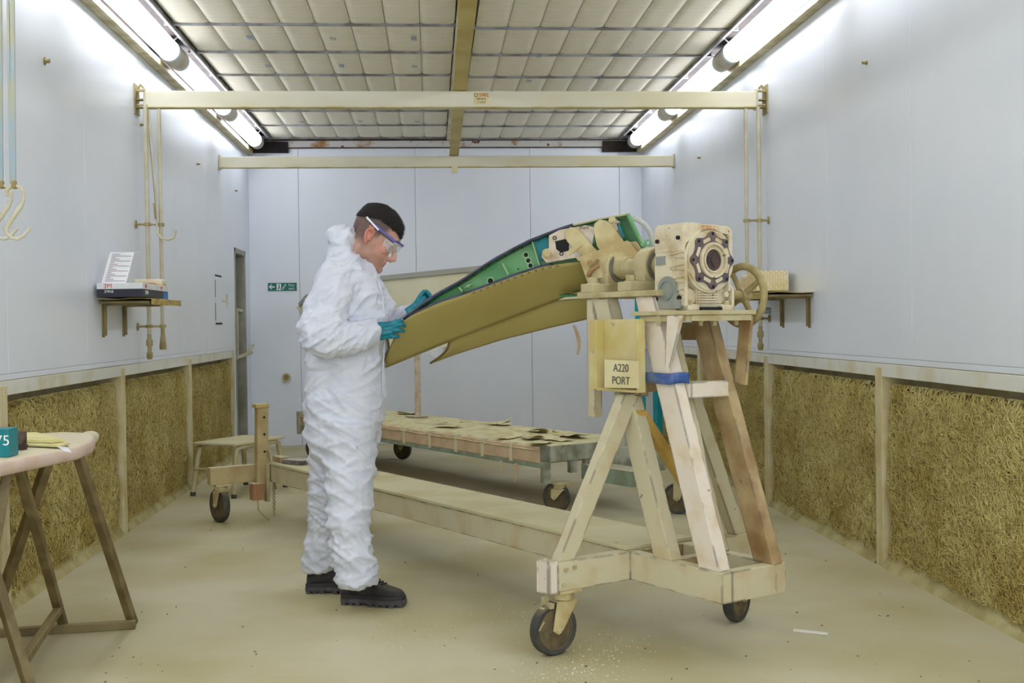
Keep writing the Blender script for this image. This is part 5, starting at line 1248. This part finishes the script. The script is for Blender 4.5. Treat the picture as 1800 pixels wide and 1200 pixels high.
for s in (-1, 1):
    MB().ell(H(.0925, s*.031, .026), (.0095, .011, .0095), None, 14, 9).build('eye', mat('eye_white', (220, 216, 214), .2), PE, smooth=True)
    MB().ell(H(.0995, s*.031, .021), (.003, .005, .005), None, 12, 8).build('iris', mat('iris_brown', (60, 42, 34), .2), PE, smooth=True)
    MB().path([H(.104, s*.014, .052), H(.107, s*.028, .057), H(.098, s*.047, .050)], [.0028, .0035, .002], 8).build('eyebrow', HAIRM, PE, smooth=True)
    MB().path([H(.100, s*.016, .023), H(.1045, s*.031, .0215), H(.095, s*.045, .022)], [.0015, .002, .0012], 6).build('eyelid', SK, PE, smooth=True)
# safety glasses
GG = MB().path([H(.131, 0, .047), H(.129, -.03, .048), H(.112, -.062, .046), H(.101, -.074, .044)], [.004, .0042, .0045, .005], 8, flat=(1, 1))
GG = MB()
br = [(.101, -.078, .044), (.114, -.066, .047), (.128, -.035, .049), (.132, 0, .048), (.128, .035, .049), (.114, .066, .047), (.101, .078, .044)]
GG.path([H(*p) for p in br], .0042, 8)
gl = GG.build('safety_glasses', PURP, PE, smooth=True)
MB().path([H(p[0]-.002, p[1]*.99, p[2]-.006) for p in br], .0022, 6).build('glasses_trim', WHITEP, gl, smooth=True)
lm = MB().grid(lambda a, b: H(*[(br[min(5, int(a*6))][k]*(1-(a*6-min(5, int(a*6))))+br[min(5, int(a*6))+1][k]*(a*6-min(5, int(a*6)))) for k in range(2)], (.044-.052*b*(1-.35*(abs(2*a-1) < .14))))+HF*(-.014*b*b), 24, 6)
lm.build('lens', LENS, gl, smooth=True, solid=.0015)
for s in (-1, 1):
    MB().shear(H(.104, s*.080, .044), H(-.03, s*.083, .058), HS*.004, HU*.011).build('temple_arm', PURP, gl, bevel=.001)
    MB().shear(H(.02, s*.0815, .0465), H(-.052, s*.083, .064), HS*.005, HU*.009).build('temple_tip', WHITEP, gl, bevel=.001)
    MB().shear(H(.100, s*.079, .036), H(.00, s*.082, .043), HS*.003, HU*.006).build('temple_inner', BLACKP, gl, bevel=.001)
    MB().add([H(.100, s*.079, .040), H(.060, s*.081, .036), H(.066, s*.079, .006), H(.096, s*.077, .0)], [(0, 1, 2, 3)]).build('side_shield', LENS, gl, solid=.0015)
# ---- gloves : palm + five curled fingers each, one surface per glove
def glove(name, palm, fingers, cuff, vox=.0026):
    g = MB()
    for a, b, ra, rb, fl_ in palm: g.path([a, a.lerp(b, .33), a.lerp(b, .66), b], [ra, ra*.8+rb*.3, rb*1.02, rb*.9], 16)
    for f, r0, r1 in fingers:
        n = len(f); g.path(f, [r0+(r1-r0)*i/(n-1) for i in range(n)], 12); g.ell(f[-1], (r1, r1, r1), None, 10, 6)
    g.path(cuff[0], cuff[1], 18)
    me = remesh(g, vox, 2)
    for v in me.vertices:
        v.co += v.normal*.0009*noise.noise(Vector((v.co.x*140, v.co.y*60, v.co.z*90)))
    return link_mesh(me, name, TEALG, PE)
Yn = 5.075
def N_(x, y, dY=0): return Q(x, y, Yn+dY)
k1, k2, k3, k4 = N_(688, 570, .0), N_(689, 577, -.012), N_(688, 584, -.012), N_(684, 591, -.004)
w1 = N_(662, 577, .0); w4 = N_(663, 590, .0)
glove('glove', [(N_(660, 574), k1, .018, .0145, 0), (N_(660, 580, -.004), k2, .020, .0145, 0), (N_(661, 586, -.004), k3, .020, .014, 0), (N_(662, 591), k4, .018, .013, 0), (N_(668, 582, .006), N_(684, 581, .004), .022, .018, 0)],
      [([k1, N_(697, 565, -.004), N_(704, 563.5, .004), N_(707, 566, .02)], .0115, .0085),
       ([k2, N_(698, 571, -.022), N_(706, 570, -.014), N_(711, 572.5, .0)], .0115, .0088),
       ([k3, N_(697, 580.5, -.024), N_(704, 580.5, -.016), N_(709, 582, -.002)], .0112, .0085),
       ([k4, N_(690, 591.5, -.016), N_(696, 591, -.01), N_(700, 592, .0)], .0105, .0078),
       ([N_(668, 578, .016), N_(678, 572, .034), N_(688, 568, .042), N_(697, 567, .044)], .014, .0095)],
      ([N_(668, 583), N_(660, 583.5), N_(652, 584)], [.033, .036, .034]))
Yg = 5.215
def G_(x, y, dY=0): return Q(x, y, Yg+dY)
glove('glove', [(G_(724, 545), G_(735, 530, -.01), .022, .017, 0), (G_(727, 547, .01), G_(740, 534, .005), .020, .015, 0), (G_(729, 548, -.01), G_(738, 537, -.015), .018, .014, 0)],
      [([G_(733, 531, -.015), G_(738, 521, -.02), G_(743, 514, -.02), G_(745.5, 512, -.018)], .0115, .0085),
       ([G_(737, 530, .0), G_(743, 519, -.005), G_(750, 512, -.01), G_(755, 517, -.016), G_(757, 522, -.02)], .0115, .0085),
       ([G_(739, 532, .015), G_(746, 524, .012), G_(752, 519, .005), G_(755, 524, -.008)], .011, .0085),
       ([G_(740, 535, .028), G_(746, 529, .028), G_(750, 527, .02), G_(752, 531, .01)], .0105, .008),
       ([G_(731, 541, -.022), G_(738, 535, -.032), G_(743, 528, -.035), G_(746, 523, -.03)], .013, .0092)],
      ([G_(731, 541), G_(725, 546), G_(718, 552)], [.026, .030, .028]))
# ---- boots
def boot(heel, toe, ankle_top, r_ank, lab):
    h = Vector((heel[0], heel[1], 0))-po_; t = Vector((toe[0], toe[1], 0))-po_; d = (t-h); Lb = d.length; d.normalize(); s = Vector((-d.y, d.x, 0))
    def B_(u, v, z): return h+d*(u*Lb)+s*v+Vector((0, 0, z))
    out = [(-.0, .030), (.03, .036), (.12, .039), (.3, .034), (.45, .036), (.62, .046), (.75, .050), (.88, .044), (.96, .030), (1.0, .012)]
    poly = [(u, w) for u, w in out]+[(u, -w) for u, w in out[::-1]]
    so_ = MB()
    so_.rings([[B_(u, v*1.0, z0+(.008 if u > .93 and z0 < .01 else 0)) for u, v in poly] for z0 in (.012, .034)])
    for k in range(9):
        u0 = .0+k*.11
        if .26 < u0 < .42: continue
        w_ = .033 if u0 < .3 else (.045 if u0 < .85 else .03)
        so_.prism([B_(u0+.01, -w_, .0), B_(u0+.085, -w_, 0), B_(u0+.085, w_, 0), B_(u0+.01, w_, 0)], (0, 0, .014))
    up = MB(); rr = []
    secs = [(.02, .030, .028, .085), (.10, .037, .03, .12), (.2, .038, .03, .135), (.3, .037, .03, .13), (.42, .038, .03, .126), (.55, .043, .03, .110), (.68, .047, .03, .092), (.8, .046, .03, .082), (.9, .038, .03, .074), (.965, .022, .03, .060)]
    for u, w, zb, zt_ in secs:
        ring = []
        for k in range(20):
            a = 2*math.pi*k/20; c, s_ = math.cos(a), math.sin(a)
            ring.append(B_(u, w*math.copysign(abs(c)**.8, c), zb+(zt_-zb)*(.5+.5*math.copysign(abs(s_)**.8, s_))))
        rr.append(ring)
    up.rings(rr); up.path([B_(.2, 0, .06), B_(.2, 0, .10), B_(.19, 0, .16)], [.045, r_ank, r_ank], 20)
    bt_ = link_mesh(remesh(up, .0045, 3), 'boot', BOOTM, PE)
    so_.build('sole', SOLEM, bt_, bevel=.002)
    MB().rings([[B_(u*.98+.005, v*1.02, z0) for u, v in poly] for z0 in (.030, .050)]).build('rand', mat('boot_rand', (40, 38, 40), .6), bt_, bevel=.003)
    for k in range(4):
        u = .50+k*.05; z = .121-k*.0072
        MB().path([B_(u-.01, -.030, z-.026), B_(u, -.018, z+.0), B_(u+.02, .018, z-.002), B_(u+.01, .030, z-.026)], .0028, 6).build('lace', LACEM, bt_, smooth=True)
    MB().path([B_(.49, -.01, .126), B_(.48, -.038, .124), B_(.50, -.05, .10)], .0025, 6).path([B_(.49, .0, .127), B_(.56, -.036, .112), B_(.60, -.054, .085)], .0025, 6).build('lace_bow', LACEM, bt_, smooth=True)
    MB().ell(B_(.92, 0, .040), (.022, .036, .018), Matrix.Rotation(math.atan2(d.y, d.x), 3, 'Z')).build('toe_cap', mat('boot_rand', (40, 38, 40), .6), bt_, smooth=True)
hN = PZ(600, 1064); tN = PZ(714, 1066)
boot((hN.x+.005, hN.y+.04), (tN.x, tN.y-.0), None, .05, '')
hF = PZ(536, 1043); tF = PZ(640, 1040)
boot((hF.x+.005, hF.y+.02), (hF.x+.29, hF.y+.0), None, .05, '')
